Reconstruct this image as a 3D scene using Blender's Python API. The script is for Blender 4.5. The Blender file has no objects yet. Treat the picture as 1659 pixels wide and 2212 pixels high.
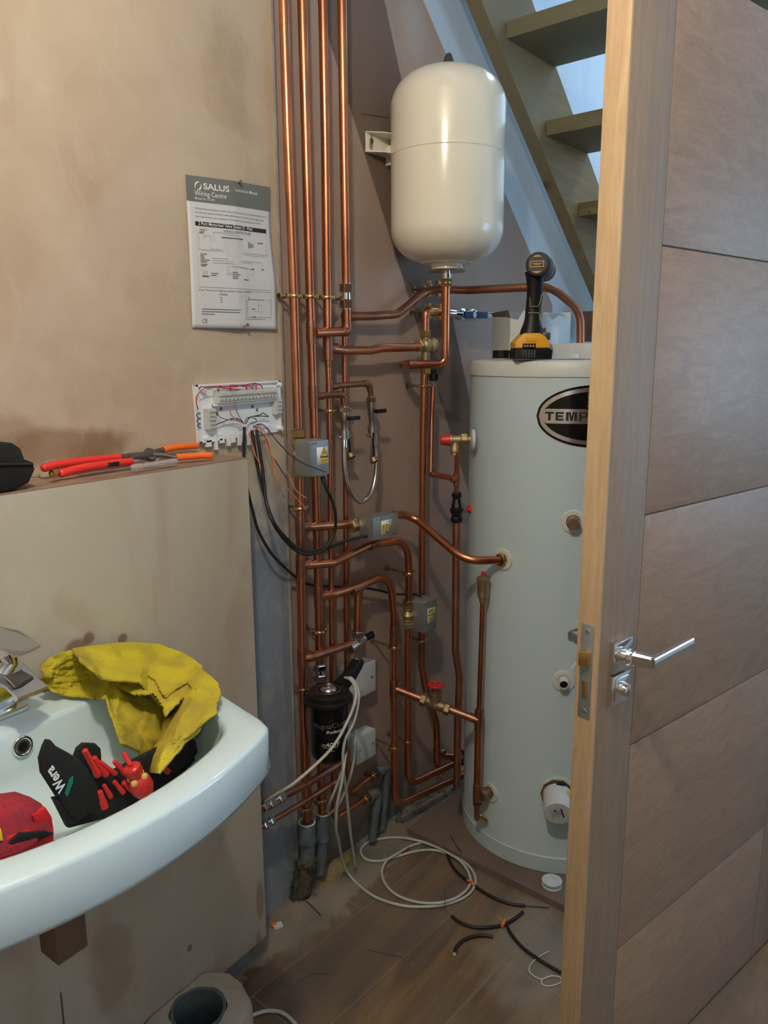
import bpy, bmesh, math, random
from mathutils import Vector, Matrix, noise
random.seed(7)
PI = math.pi
V = Vector
scene = bpy.context.scene
col = scene.collection

# ---------------------------------------------------------------- camera
H = 1.43                       # lens height above the floor
FPX, CX, CY = 1667.0, 829.5, 1106.0
down = V((39.0, 8194.0, FPX)).normalized()
vx = V((1227.0, -345.0, FPX)).normalized()
vx = (vx - down * vx.dot(down)).normalized()
vup = -down
vy = vup.cross(vx)
CAM = V((0, 0, H))
cd = bpy.data.cameras.new('camera'); cam = bpy.data.objects.new('camera', cd); col.objects.link(cam)
cd.sensor_fit = 'VERTICAL'; cd.sensor_height = 36.0; cd.lens = FPX / 2212.0 * 36.0; cd.clip_start = 0.02
# camera axes in the world: right, up, back
cr = V((vx.x, vy.x, vup.x)); cdn = V((vx.y, vy.y, vup.y)); cf = V((vx.z, vy.z, vup.z))
R = Matrix((( cr.x, -cdn.x, -cf.x), (cr.y, -cdn.y, -cf.y), (cr.z, -cdn.z, -cf.z))).to_4x4()
cam.matrix_world = Matrix.Translation(CAM) @ R
scene.camera = cam

# ---------------------------------------------------------------- look and light
scene.view_settings.view_transform = 'Standard'
scene.view_settings.look = 'None'
scene.view_settings.exposure = 0.0
scene.view_settings.gamma = 1.0
scene.view_settings.use_curve_mapping = False
w = bpy.data.worlds.new('world'); scene.world = w; w.use_nodes = True
bg = w.node_tree.nodes['Background']; bg.inputs[0].default_value = (0.55, 0.75, 1.0, 1); bg.inputs[1].default_value = 1.0

def area_light(name, loc, target, sx, sy, power, color):
    l = bpy.data.lights.new(name, 'AREA'); l.shape = 'RECTANGLE'; l.size = sx; l.size_y = sy; l.energy = power; l.color = color
    o = bpy.data.objects.new(name, l); col.objects.link(o); o.location = loc
    o.rotation_euler = (V(target) - V(loc)).to_track_quat('-Z', 'Y').to_euler(); return o
def spot_ball(name, loc, power, color, r):
    l = bpy.data.lights.new(name, 'POINT'); l.energy = power; l.color = color; l.shadow_soft_size = r
    o = bpy.data.objects.new(name, l); col.objects.link(o); o.location = loc; return o
spot_ball('ceiling_lamp_light', (0.22, 0.34, 2.36), 46, (1.0, 0.87, 0.67), 0.035)
spot_ball('phone_flash', (-0.03, 0.03, 1.475), 3.4, (0.72, 0.88, 1.0), 0.008)
area_light('room_window_light', (-0.6, -1.42, 1.5), (1.3, 1.0, 0.8), 1.2, 1.1, 3.2, (0.62, 0.82, 1.0))
area_light('side_window_light', (2.9, -1.35, 1.45), (2.4, 1.1, 1.95), 0.9, 0.9, 14, (0.42, 0.70, 1.0))
area_light('landing_window_light', (3.9, 0.75, 3.9), (4.7, 0.15, 2.3), 1.2, 1.0, 75, (0.66, 0.84, 1.0))

# ---------------------------------------------------------------- measuring on real planes
def ray(px, py):
    c = V((px - CX, py - CY, FPX)).normalized()
    return V((vx.dot(c), vy.dot(c), vup.dot(c)))
def onY(px, py, Y):
    r = ray(px, py); return CAM + r * (Y / r.y)
def onX(px, py, X):
    r = ray(px, py); return CAM + r * (X / r.x)
def onZ(px, py, Z):
    r = ray(px, py); return CAM + r * ((Z - H) / r.z)
NB = V((-0.075, -1.0, 0)).normalized()       # brown wall faces the room
BD = V((1.0, -0.075, 0)).normalized()        # and runs this way
B0 = V((1.35, 1.30, 0))
YW = 1.28                                     # left wall face
YBX = 1.17                                    # face of the boxing
XBX = 1.134
ZL = 1.22                                     # ledge height
def W(px, py, off=0.045):
    r = ray(px, py); p0 = B0 + NB * off
    return CAM + r * ((p0 - CAM).dot(NB) / r.dot(NB))
def L(px, py, off=0.0): return onY(px, py, YW - off)
def D(px, py, depth):
    r = ray(px, py); return CAM + r * (depth / r.dot(cf))
CC = V((2.06, 0.85, 0)); CRD = 0.275          # hot water cylinder
def S(px, py, off=0.0):
    r = ray(px, py); o = CAM.xy - CC.xy; d = r.xy
    a = d.dot(d); b = 2 * o.dot(d); c = o.dot(o) - (CRD + off) ** 2
    k = b * b - 4 * a * c
    t = (-b - math.sqrt(max(k, 0))) / (2 * a)
    p = CAM + r * t; n = V((p.x - CC.x, p.y - CC.y, 0)).normalized()
    return p, n

# ---------------------------------------------------------------- materials
MATS = {}
def mat(name, c, rough=0.5, metal=0.0, c2=None, scale=8.0, bump=0.0, bscale=60.0, stretch=None, spec=0.5, coat=0.0, emit=None, trans=0.0, detail=4.0, lo=0.35, hi=0.65, ior=1.45):
    m = bpy.data.materials.new(name); m.use_nodes = True; nt = m.node_tree; N = nt.nodes; K = nt.links
    b = N['Principled BSDF']
    b.inputs['Base Color'].default_value = (*c, 1); b.inputs['Roughness'].default_value = rough
    b.inputs['Metallic'].default_value = metal; b.inputs['Specular IOR Level'].default_value = spec
    b.inputs['Coat Weight'].default_value = coat; b.inputs['Transmission Weight'].default_value = trans
    b.inputs['IOR'].default_value = ior
    if emit: b.inputs['Emission Color'].default_value = (*emit[0], 1); b.inputs['Emission Strength'].default_value = emit[1]
    geo = N.new('ShaderNodeNewGeometry'); mp = N.new('ShaderNodeMapping'); K.new(geo.outputs['Position'], mp.inputs[0])
    if stretch: mp.inputs['Scale'].default_value = stretch
    if c2:
        n = N.new('ShaderNodeTexNoise'); n.inputs['Scale'].default_value = scale; n.inputs['Detail'].default_value = detail
        K.new(mp.outputs[0], n.inputs['Vector'])
        r = N.new('ShaderNodeMapRange'); r.inputs[1].default_value = lo; r.inputs[2].default_value = hi; K.new(n.outputs[0], r.inputs[0])
        x = N.new('ShaderNodeMix'); x.data_type = 'RGBA'; x.inputs[6].default_value = (*c, 1); x.inputs[7].default_value = (*c2, 1)
        K.new(r.outputs[0], x.inputs[0]); K.new(x.outputs[2], b.inputs['Base Color'])
    if bump:
        n2 = N.new('ShaderNodeTexNoise'); n2.inputs['Scale'].default_value = bscale; n2.inputs['Detail'].default_value = 6
        K.new(mp.outputs[0], n2.inputs['Vector'])
        bp = N.new('ShaderNodeBump'); bp.inputs['Strength'].default_value = bump; bp.inputs['Distance'].default_value = 0.003
        K.new(n2.outputs[0], bp.inputs['Height']); K.new(bp.outputs[0], b.inputs['Normal'])
    MATS[name] = m; return m

class NT:
    """small builder for the larger surface materials"""
    def __init__(s, name, rough=0.6):
        s.m = bpy.data.materials.new(name); s.m.use_nodes = True; s.n = s.m.node_tree.nodes; s.k = s.m.node_tree.links
        s.b = s.n['Principled BSDF']; s.b.inputs['Roughness'].default_value = rough
        s.pos = s.n.new('ShaderNodeNewGeometry').outputs['Position']
        sp = s.n.new('ShaderNodeSeparateXYZ'); s.k.new(s.pos, sp.inputs[0]); s.X, s.Y, s.Z = sp.outputs
    def map(s, scale=(1, 1, 1), rot=(0, 0, 0), loc=(0, 0, 0)):
        m = s.n.new('ShaderNodeMapping'); s.k.new(s.pos, m.inputs[0]); m.inputs['Scale'].default_value = scale
        m.inputs['Rotation'].default_value = rot; m.inputs['Location'].default_value = loc; return m.outputs[0]
    def noise(s, scale, vec=None, detail=5, dist=0.0, rough=0.55):
        t = s.n.new('ShaderNodeTexNoise'); t.inputs['Scale'].default_value = scale; t.inputs['Detail'].default_value = detail
        t.inputs['Distortion'].default_value = dist; t.inputs['Roughness'].default_value = rough
        s.k.new(vec if vec is not None else s.pos, t.inputs['Vector']); return t.outputs[0]
    def rng(s, v, a, b, c=0.0, d=1.0):
        r = s.n.new('ShaderNodeMapRange'); r.inputs[1].default_value = a; r.inputs[2].default_value = b
        r.inputs[3].default_value = c; r.inputs[4].default_value = d; s.k.new(v, r.inputs[0]); return r.outputs[0]
    def math(s, op, a, b=None):
        t = s.n.new('ShaderNodeMath'); t.operation = op
        for i, q in enumerate((a, b)):
            if q is None: continue
            if isinstance(q, (int, float)): t.inputs[i].default_value = q
            else: s.k.new(q, t.inputs[i])
        return t.outputs[0]
    def mix(s, f, a, b):
        x = s.n.new('ShaderNodeMix'); x.data_type = 'RGBA'
        if isinstance(f, (int, float)): x.inputs[0].default_value = f
        else: s.k.new(f, x.inputs[0])
        for i, q in ((6, a), (7, b)):
            if isinstance(q, tuple): x.inputs[i].default_value = (*q, 1)
            else: s.k.new(q, x.inputs[i])
        return x.outputs[2]
    def blob(s, c, r, nz=None, soft=0.35):
        """mask 1 inside an ellipsoid at c with radii r (uneven edge)"""
        v = s.n.new('ShaderNodeVectorMath'); v.operation = 'SUBTRACT'; s.k.new(s.pos, v.inputs[0]); v.inputs[1].default_value = c
        q = s.n.new('ShaderNodeVectorMath'); q.operation = 'DIVIDE'; s.k.new(v.outputs[0], q.inputs[0]); q.inputs[1].default_value = r
        l = s.n.new('ShaderNodeVectorMath'); l.operation = 'LENGTH'; s.k.new(q.outputs[0], l.inputs[0]); d = l.outputs['Value']
        if nz is not None: d = s.math('ADD', d, s.rng(nz, 0.3, 0.7, -0.45, 0.45))
        return s.rng(d, 1.0 - soft, 1.0 + soft, 1.0, 0.0)
    def done(s, c, bump=None, strength=0.2, dist=0.002):
        if isinstance(c, tuple): s.b.inputs['Base Color'].default_value = (*c, 1)
        else: s.k.new(c, s.b.inputs['Base Color'])
        if bump is not None:
            bp = s.n.new('ShaderNodeBump'); bp.inputs['Strength'].default_value = strength; bp.inputs['Distance'].default_value = dist
            s.k.new(bump, bp.inputs['Height']); s.k.new(bp.outputs[0], s.b.inputs['Normal'])
        return s.m

# ---------------------------------------------------------------- mesh builder
def basis(d):
    d = V(d).normalized(); a = V((0, 0, 1)) if abs(d.z) < 0.9 else V((1, 0, 0))
    u = d.cross(a).normalized(); return u, d.cross(u).normalized(), d
def fillet(pts, r, n=7):
    if len(pts) < 3 or r <= 0: return [V(p) for p in pts]
    out = [V(pts[0])]
    for i in range(1, len(pts) - 1):
        a, b, c = V(pts[i - 1]), V(pts[i]), V(pts[i + 1])
        u = (a - b); w_ = (c - b); lu, lw = u.length, w_.length; u.normalize(); w_.normalize()
        ang = u.angle(w_, PI)
        if ang > PI - 0.03: out.append(b); continue
        t = min(r / math.tan(ang / 2), lu * 0.49, lw * 0.49)
        p0, p1 = b + u * t, b + w_ * t
        rr = t * math.tan(ang / 2); cen = b + (u + w_).normalized() * (rr / math.sin(ang / 2))
        v0, v1 = p0 - cen, p1 - cen; tot = v0.angle(v1, 0)
        if tot < 1e-4: out.append(b); continue
        for k in range(n + 1):
            s = k / n
            out.append(cen + (v0 * math.sin((1 - s) * tot) + v1 * math.sin(s * tot)) / math.sin(tot))
    out.append(V(pts[-1])); return out
def smooth(pts, n=6):
    """Catmull-Rom through the points"""
    P = [V(p) for p in pts]; P = [P[0] * 2 - P[1]] + P + [P[-1] * 2 - P[-2]]; out = []
    for i in range(1, len(P) - 2):
        p0, p1, p2, p3 = P[i - 1:i + 3]
        for k in range(n):
            t = k / n
            out.append(0.5 * ((2 * p1) + (p2 - p0) * t + (2 * p0 - 5 * p1 + 4 * p2 - p3) * t * t + (3 * p1 - p0 - 3 * p2 + p3) * t ** 3))
    out.append(P[-2]); return out
class MB:
    def __init__(s): s.v = []; s.f = []
    def _ring(s, pts): i = len(s.v); s.v += [V(p) for p in pts]; return list(range(i, i + len(pts)))
    def _bridge(s, a, b):
        n = len(a)
        for i in range(n): s.f.append((a[i], a[(i + 1) % n], b[(i + 1) % n], b[i]))
    def tube(s, pts, r, seg=14, caps=True, hollow=0.0):
        pts = [V(p) for p in pts]; P = [pts[0]]
        for p in pts[1:]:
            if (p - P[-1]).length > 1e-5: P.append(p)
        n = len(P); rr = r if isinstance(r, (list, tuple)) else [r] * n
        if len(rr) != n: rr = [rr[min(int(i * len(rr) / n), len(rr) - 1)] for i in range(n)]
        T = [(P[min(i + 1, n - 1)] - P[max(i - 1, 0)]).normalized() for i in range(n)]
        u = basis(T[0])[0]; prev = None; first = None
        for i in range(n):
            u = (u - T[i] * u.dot(T[i])).normalized(); w_ = T[i].cross(u)
            ring = s._ring([P[i] + (u * math.cos(2 * PI * k / seg) + w_ * math.sin(2 * PI * k / seg)) * rr[i] for k in range(seg)])
            if prev: s._bridge(prev, ring)
            else: first = ring
            prev = ring
        if caps: s.f.append(tuple(first[::-1])); s.f.append(tuple(prev))
        return s
    def lathe(s, p, axis, prof, seg=24, sx=1.0, sy=1.0, u=None, caps=True):
        """prof: list of (t, r) along the axis"""
        p = V(p); a, b, d = basis(axis)
        if u is not None: a = (V(u) - d * d.dot(V(u))).normalized(); b = d.cross(a)
        prev = None; first = None
        for t, r in prof:
            ring = s._ring([p + d * t + (a * (math.cos(2 * PI * k / seg) * sx) + b * (math.sin(2 * PI * k / seg) * sy)) * max(r, 1e-5) for k in range(seg)])
            if prev: s._bridge(prev, ring)
            else: first = ring
            prev = ring
        if caps: s.f.append(tuple(first[::-1])); s.f.append(tuple(prev))
        return s
    def box(s, c, ex, ey, ez, bev=0.0):
        """c centre; ex ey ez half-extent vectors"""
        c, ex, ey, ez = V(c), V(ex), V(ey), V(ez)
        bm = bmesh.new(); bmesh.ops.create_cube(bm, size=2.0)
        for v in bm.verts: v.co = V((v.co.x * ex.length, v.co.y * ey.length, v.co.z * ez.length))
        if bev: bmesh.ops.bevel(bm, geom=bm.edges[:], offset=bev, segments=2, affect='EDGES', profile=0.6)
        a, b, d = ex.normalized(), ey.normalized(), ez.normalized(); i = len(s.v)
        for v in bm.verts: v.index = v.index
        bm.verts.ensure_lookup_table(); bm.verts.index_update()
        s.v += [c + a * v.co.x + b * v.co.y + d * v.co.z for v in bm.verts]
        s.f += [tuple(i + v.index for v in f.verts) for f in bm.faces]; bm.free(); return s
    def prism(s, poly, ext, bev=0.0):
        poly = [V(p) for p in poly]; ext = V(ext); n = len(poly)
        if not bev:
            a = s._ring(poly); b = s._ring([p + ext for p in poly]); s._bridge(a, b)
            s.f.append(tuple(a[::-1])); s.f.append(tuple(b)); return s
        cen = sum(poly, V()) / n; rings = []
        for t, k in ((0, 1), (0, 0), (bev, 0), (-1, 0), (-1, 1)): pass
        e = ext.length; d = ext.normalized()
        def sh(q): 
            out = []
            for i in range(n):
                a_, b_, c_ = poly[i - 1], poly[i], poly[(i + 1) % n]
                m = ((a_ - b_).normalized() + (c_ - b_).normalized())
                inn = (cen - b_).normalized()
                out.append(b_ + inn * q)
            return out
        levels = [(0, bev), (bev * .3, bev * .3), (bev, 0), (e - bev, 0), (e - bev * .3, bev * .3), (e, bev)]
        prev = None; first = None
        for t, q in levels:
            ring = s._ring([p + d * t for p in sh(q)])
            if prev: s._bridge(prev, ring)
            else: first = ring
            prev = ring
        s.f.append(tuple(first[::-1])); s.f.append(tuple(prev)); return s
    def quad(s, a, b, c, d): i = len(s.v); s.v += [V(a), V(b), V(c), V(d)]; s.f.append((i, i + 1, i + 2, i + 3)); return s
    def poly(s, pts): r = s._ring(pts); s.f.append(tuple(r)); return s
    def grid(s, fn, nu, nv):
        i0 = len(s.v)
        for j in range(nv + 1):
            for i in range(nu + 1): s.v.append(V(fn(i / nu, j / nv)))
        for j in range(nv):
            for i in range(nu):
                a = i0 + j * (nu + 1) + i; s.f.append((a, a + 1, a + nu + 2, a + nu + 1))
        return s
    def ball(s, c, r, sc=(1, 1, 1), seg=14):
        c = V(c); prof = [(-math.cos(PI * k / 8) * r * sc[2], math.sin(PI * k / 8) * r) for k in range(9)]
        return s.lathe(c, (0, 0, 1), prof, seg, sc[0], sc[1])
    def hexnut(s, p, axis, h, r): return s.lathe(p, axis, [(-h / 2, r * .9), (-h / 2 + .0015, r), (h / 2 - .0015, r), (h / 2, r * .9)], 6)
    def torus(s, c, axis, R_, r, seg=24, rs=8):
        a, b, d = basis(axis); pts = [V(c) + (a * math.cos(2 * PI * k / seg) + b * math.sin(2 * PI * k / seg)) * R_ for k in range(seg)]
        prev = None; first = None
        for k in range(seg):
            rad = (pts[k] - V(c)).normalized()
            ring = s._ring([pts[k] + (rad * math.cos(2 * PI * j / rs) + d * math.sin(2 * PI * j / rs)) * r for j in range(rs)])
            if prev: s._bridge(prev, ring)
            else: first = ring
            prev = ring
        s._bridge(prev, first); return s
    def text(s, body, org, eu, ev, size, fn=None, align='LEFT', bold=0.0, shear=0.0, sx=1.0):
        """org: baseline start, eu reading direction, ev up; size is the letter height scale in metres"""
        cu = bpy.data.curves.new('t', 'FONT'); cu.body = body; cu.size = 1.0; cu.offset = bold; cu.shear = shear; cu.align_x = align; cu.resolution_u = 3
        o = bpy.data.objects.new('t', cu); col.objects.link(o); dg = bpy.context.evaluated_depsgraph_get()
        me = bpy.data.meshes.new_from_object(o.evaluated_get(dg)); i = len(s.v); eu, ev, org = V(eu), V(ev), V(org)
        for v in me.vertices:
            x, y = v.co.x * size * sx, v.co.y * size
            s.v.append(fn(x, y) if fn else org + eu * x + ev * y)
        for p in me.polygons: s.f.append(tuple(i + k for k in p.vertices))
        bpy.data.objects.remove(o); bpy.data.curves.remove(cu); bpy.data.meshes.remove(me); return s

def thing(name, label, cat, loc, group=None, kind=None):
    o = bpy.data.objects.new(name, None); col.objects.link(o); o.location = V(loc); o.empty_display_size = 0.05
    o['label'] = label; o['category'] = cat; o['_w'] = list(V(loc))
    if group: o['group'] = group
    if kind: o['kind'] = kind
    return o
def part(name, mb, m, parent=None, sharp=35, label=None, sub=None, solid=0.0):
    org = V(parent['_w']) if parent is not None else V((sum(v.x for v in mb.v) / len(mb.v), sum(v.y for v in mb.v) / len(mb.v), min(v.z for v in mb.v)))
    me = bpy.data.meshes.new(name); me.from_pydata([v - org for v in mb.v], [], mb.f); me.update()
    bm = bmesh.new(); bm.from_mesh(me); bmesh.ops.recalc_face_normals(bm, faces=bm.faces[:]) if sub is None or sub >= 0 else None
    bm.to_mesh(me); bm.free()
    for p in me.polygons: p.use_smooth = True
    if sharp: me.set_sharp_from_angle(angle=math.radians(sharp))
    me.materials.append(m if not isinstance(m, str) else MATS[m])
    o = bpy.data.objects.new(name, me); col.objects.link(o)
    if parent is not None: o.parent = parent; o['_w'] = parent['_w']
    else: o.location = org; o['_w'] = list(org)
    if label: o['label'] = label
    if solid: md = o.modifiers.new('thickness', 'SOLIDIFY'); md.thickness = solid; md.offset = 0
    if sub and sub > 0: md = o.modifiers.new('smooth', 'SUBSURF'); md.levels = sub; md.render_levels = sub
    return o
def single(name, mb, m, label, cat, group=None, kind=None, **kw):
    o = part(name, mb, m, None, **kw); o['label'] = label; o['category'] = cat
    if group: o['group'] = group
    if kind: o['kind'] = kind
    return o
def struct(name, mb, m, label, cat, **kw): return single(name, mb, m, label, cat, kind='structure', **kw)

# ---------------------------------------------------------------- plain materials
mat('copper', (0.66, 0.265, 0.135), 0.30, 1.0, c2=(0.47, 0.18, 0.10), scale=9, bump=0.05, bscale=200)
mat('copper_dull', (0.46, 0.20, 0.12), 0.42, 1.0, c2=(0.34, 0.165, 0.11), scale=25, bump=0.08, bscale=250)
mat('solder', (0.62, 0.42, 0.32), 0.3, 1.0)
mat('brass', (0.72, 0.50, 0.20), 0.28, 1.0, c2=(0.52, 0.36, 0.15), scale=30)
mat('brass_cast', (0.48, 0.37, 0.20), 0.48, 0.85, c2=(0.36, 0.27, 0.15), scale=40, bump=0.2, bscale=400)
mat('bronze_old', (0.25, 0.17, 0.10), 0.5, 0.8, c2=(0.36, 0.25, 0.14), scale=60)
mat('chrome', (0.82, 0.82, 0.82), 0.12, 1.0)
mat('nickel', (0.62, 0.58, 0.52), 0.3, 1.0, c2=(0.45, 0.41, 0.36), scale=50)
mat('zinc', (0.42, 0.45, 0.46), 0.42, 0.75, c2=(0.33, 0.36, 0.37), scale=14, bump=0.05, bscale=120)
mat('steel', (0.60, 0.62, 0.64), 0.3, 1.0)
mat('steel_dark', (0.16, 0.14, 0.13), 0.4, 0.8)
mat('vessel_white', (0.80, 0.77, 0.66), 0.2, 0.0, coat=0.3)
mat('cylinder_white', (0.52, 0.64, 0.70), 0.3, 0.0, bump=0.03, bscale=300)
mat('cap_white', (0.60, 0.64, 0.65), 0.4)
mat('seal_white', (0.62, 0.66, 0.64), 0.5)
mat('white_plastic', (0.58, 0.64, 0.68), 0.35)
mat('tray_white', (0.78, 0.82, 0.88), 0.35)
mat('terminal', (0.60, 0.62, 0.58), 0.4, c2=(0.5, 0.52, 0.5), scale=200)
mat('black_plastic', (0.007, 0.007, 0.008), 0.42, spec=0.3)
mat('black_gloss', (0.005, 0.005, 0.006), 0.15, spec=0.4)
mat('black_rubber', (0.014, 0.014, 0.015), 0.45)
mat('black_cloth', (0.007, 0.007, 0.008), 0.95, c2=(0.012, 0.012, 0.013), scale=300, bump=0.4, bscale=900)
mat('grey_dark', (0.05, 0.05, 0.052), 0.6)
mat('red_plastic', (0.55, 0.025, 0.02), 0.35)
mat('red_grip', (0.72, 0.035, 0.025), 0.38)
mat('orange_grip', (0.85, 0.16, 0.02), 0.45)
mat('orange_tie', (0.75, 0.18, 0.05), 0.5)
mat('yellow_plastic', (0.75, 0.36, 0.02), 0.4)
mat('yellow_pale', (0.62, 0.42, 0.12), 0.5)
mat('label_white', (0.72, 0.75, 0.78), 0.4)
mat('label_yellow', (0.78, 0.62, 0.02), 0.4)
mat('ink', (0.012, 0.012, 0.012), 0.5)
mat('ink_grey', (0.14, 0.14, 0.15), 0.6)
mat('paper', (0.62, 0.63, 0.66), 0.7)
mat('paper_grey', (0.15, 0.165, 0.155), 0.7)
mat('print_white', (0.75, 0.76, 0.76), 0.6)
mat('brushed', (0.72, 0.70, 0.68), 0.22, 1.0)
mat('cable_white', (0.48, 0.49, 0.45), 0.45)
mat('wire_red', (0.45, 0.01, 0.03), 0.4)
mat('wire_blue', (0.01, 0.09, 0.22), 0.4)
mat('wire_navy', (0.02, 0.02, 0.09), 0.4)
mat('wire_brown', (0.28, 0.15, 0.10), 0.5)
mat('wire_orange', (0.72, 0.16, 0.08), 0.45)
mat('wire_grey', (0.22, 0.21, 0.21), 0.45)
mat('wire_green', (0.03, 0.08, 0.05), 0.5)
mat('wire_pink', (0.52, 0.30, 0.22), 0.5)
mat('pvc_grey', (0.12, 0.15, 0.16), 0.45, c2=(0.08, 0.10, 0.11), scale=30)
mat('blue_handle', (0.01, 0.025, 0.16), 0.35)
mat('clear_plastic', (0.85, 0.8, 0.78), 0.12, trans=0.75)
mat('clear_tray', (0.80, 0.82, 0.84), 0.35, trans=0.35)
mat('green_mark', (0.0, 0.17, 0.12), 0.8)
mat('red_cloth', (0.35, 0.015, 0.02), 0.9, c2=(0.22, 0.02, 0.04), scale=200, bump=0.4, bscale=700)
mat('red_cloth_bright', (0.50, 0.01, 0.01), 0.8)
mat('ceramic', (0.58, 0.72, 0.78), 0.08, 0.0, coat=0.6)
mat('plaster_dab', (0.35, 0.33, 0.29), 0.85)
mat('dirt', (0.022, 0.02, 0.018), 0.95, c2=(0.12, 0.10, 0.07), scale=60, bump=0.8, bscale=150)
mat('rubble', (0.22, 0.19, 0.13), 0.95, c2=(0.12, 0.10, 0.08), scale=40, bump=0.8, bscale=120)
mat('foam_yellow', (0.30, 0.24, 0.10), 0.9, c2=(0.2, 0.16, 0.09), scale=50, bump=0.6, bscale=150)
mat('ply_edge', (0.16, 0.10, 0.06), 0.7)
mat('box_blue', (0.20, 0.22, 0.26), 0.75, c2=(0.16, 0.18, 0.22), scale=6, bump=0.1)
mat('plaster_trim', (0.34, 0.32, 0.29), 0.85, c2=(0.26, 0.24, 0.22), scale=30, bump=0.3)
mat('ledge_plaster', (0.25, 0.155, 0.11), 0.7, c2=(0.29, 0.19, 0.14), scale=7)

def wood(name, c1, c2, axis, rough=0.55, scale=1.0, knots=False, green=None):
    t = NT(name, rough); st = {'x': (0.6, 9, 9), 'y': (9, 0.6, 9), 'z': (9, 9, 0.6)}[axis]
    rot = (0, 0, 0.09) if axis != 'd' else (0, 0, 0)
    v = t.map(tuple(q * scale for q in st), rot)
    n = t.noise(3.0, v, 6, 1.6); n2 = t.noise(22.0, v, 4, 0.3); big = t.noise(1.6)
    c = t.mix(t.rng(n, 0.35, 0.65), c1, c2)
    c = t.mix(t.rng(n2, 0.45, 0.75, 0, 0.35), c, tuple(q * 0.6 for q in c2))
    if green: c = t.mix(t.rng(big, 0.4, 0.62, 0, 0.75), c, green)
    if knots:
        vo = t.n.new('ShaderNodeTexVoronoi'); vo.inputs['Scale'].default_value = 3.2; t.k.new(t.pos, vo.inputs['Vector'])
        c = t.mix(t.rng(vo.outputs['Distance'], 0.02, 0.09, 0.75, 0), c, (0.05, 0.035, 0.02))
    MATS[name] = t.done(c, n2, 0.12, 0.001)
wood('oak_edge', (0.50, 0.36, 0.215), (0.42, 0.29, 0.17), 'z', scale=2.2)
wood('oak_stile', (0.30, 0.22, 0.155), (0.25, 0.18, 0.125), 'z', 0.55, scale=2.0)
wood('oak_panel', (0.33, 0.225, 0.155), (0.27, 0.18, 0.125), 'x', 0.45, scale=1.3)
wood('pine_treated', (0.29, 0.21, 0.095), (0.20, 0.145, 0.065), 'x', 0.7, 0.8, True, (0.22, 0.20, 0.12))
wood('pine_tread', (0.27, 0.21, 0.11), (0.18, 0.135, 0.07), 'y', 0.7, 1.0, True, (0.21, 0.21, 0.13))
wood('block_wood', (0.15, 0.09, 0.055), (0.11, 0.07, 0.045), 'z', 0.7)
wood('mdf', (0.175, 0.125, 0.10), (0.145, 0.105, 0.085), 'x', 0.8, 0.2)

# plaster of the left wall: cream with pink clouds, damp stains above the ledge, bare board low down on the right
t = NT('plaster_left', 0.62)
n1, n2, n3 = t.noise(1.1, None, 6, 0.6), t.noise(3.2, None, 6, 1.2), t.noise(9.0, None, 6, 0.4)
c = t.mix(t.rng(n1, 0.40, 0.60), (0.53, 0.45, 0.335), (0.46, 0.365, 0.275))
c = t.mix(t.rng(n2, 0.48, 0.66, 0, 0.6), c, (0.40, 0.30, 0.225))
c = t.mix(t.rng(t.noise(1.8, t.map(loc=(5, 2, 1)), 5, 1.0), 0.52, 0.7, 0, 0.45), c, (0.60, 0.52, 0.41))
def wp(x, y): p = onY(x, y, YW); return (p.x, YW, p.z)
for (x, y, rx, rz, k) in ((120, 966, .17, .024, .7), (225, 966, .05, .020, .6), (15, 940, .04, .04, .45), (490, 150, .06, .10, .32), (550, 560, .05, .25, .2)):
    c = t.mix(t.math('MULTIPLY', t.blob(wp(x, y), (rx, .3, rz), n3, .38), k), c, (0.22, 0.12, 0.06))
brd = t.math('MULTIPLY', t.rng(t.math('ADD', t.Z, t.rng(n3, .3, .7, -.10, .10)), 1.02, 1.16, 1, 0), t.rng(t.X, 1.1, 1.11))
c = t.mix(brd, c, (0.21, 0.235, 0.28))
c = t.mix(t.rng(t.noise(14, t.map((1, 1, .6)), 6, 1.5), .52, .72, 0, .25), c, (0.58, 0.53, 0.43))
MATS['plaster_left'] = t.done(c, t.noise(7, None, 8, .4), 0.25, 0.004)

t = NT('plaster_box', 0.6)
n1, n2, n3 = t.noise(1.4, t.map((1, 1, .6)), 6, 1.0), t.noise(4.0, t.map((1, 1, .35)), 6, 1.5), t.noise(10.0)
c = t.mix(t.rng(n1, 0.38, 0.62), (0.45, 0.42, 0.34), (0.40, 0.34, 0.27))
c = t.mix(t.rng(n2, 0.50, 0.68, 0, 0.7), c, (0.36, 0.27, 0.205))
c = t.mix(t.rng(t.noise(12, t.map((1, 1, .5)), 6, 1.2), .52, .7, 0, .3), c, (0.52, 0.50, 0.42))
def bp_(x, y): p = onY(x, y, YBX); return (p.x, YBX, p.z)
for (x, y, rx, rz, k) in ((165, 1398, .020, .014, .7), (192, 1379, .011, .011, .8), (265, 1379, .010, .009, .8), (235, 2080, .04, .09, .28), (562, 1945, .012, .05, .5), (410, 2048, .006, .008, .8), (560, 2050, .01, .05, .4)):
    c = t.mix(t.math('MULTIPLY', t.blob(bp_(x, y), (rx, .3, rz), n3 if rx > .021 else None, .25), k), c, (0.16, 0.075, 0.045))
xs = onY(133, 2160, YBX)
seam = t.math('MULTIPLY', t.rng(t.math('ABSOLUTE', t.math('SUBTRACT', t.X, xs.x)), .0012, .0025, 1, 0), t.rng(t.Z, xs.z + .01, xs.z + .02, 1, 0))
c = t.mix(seam, c, (0.10, 0.07, 0.04))
MATS['plaster_box'] = t.done(c, n3, 0.12, 0.003)

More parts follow.
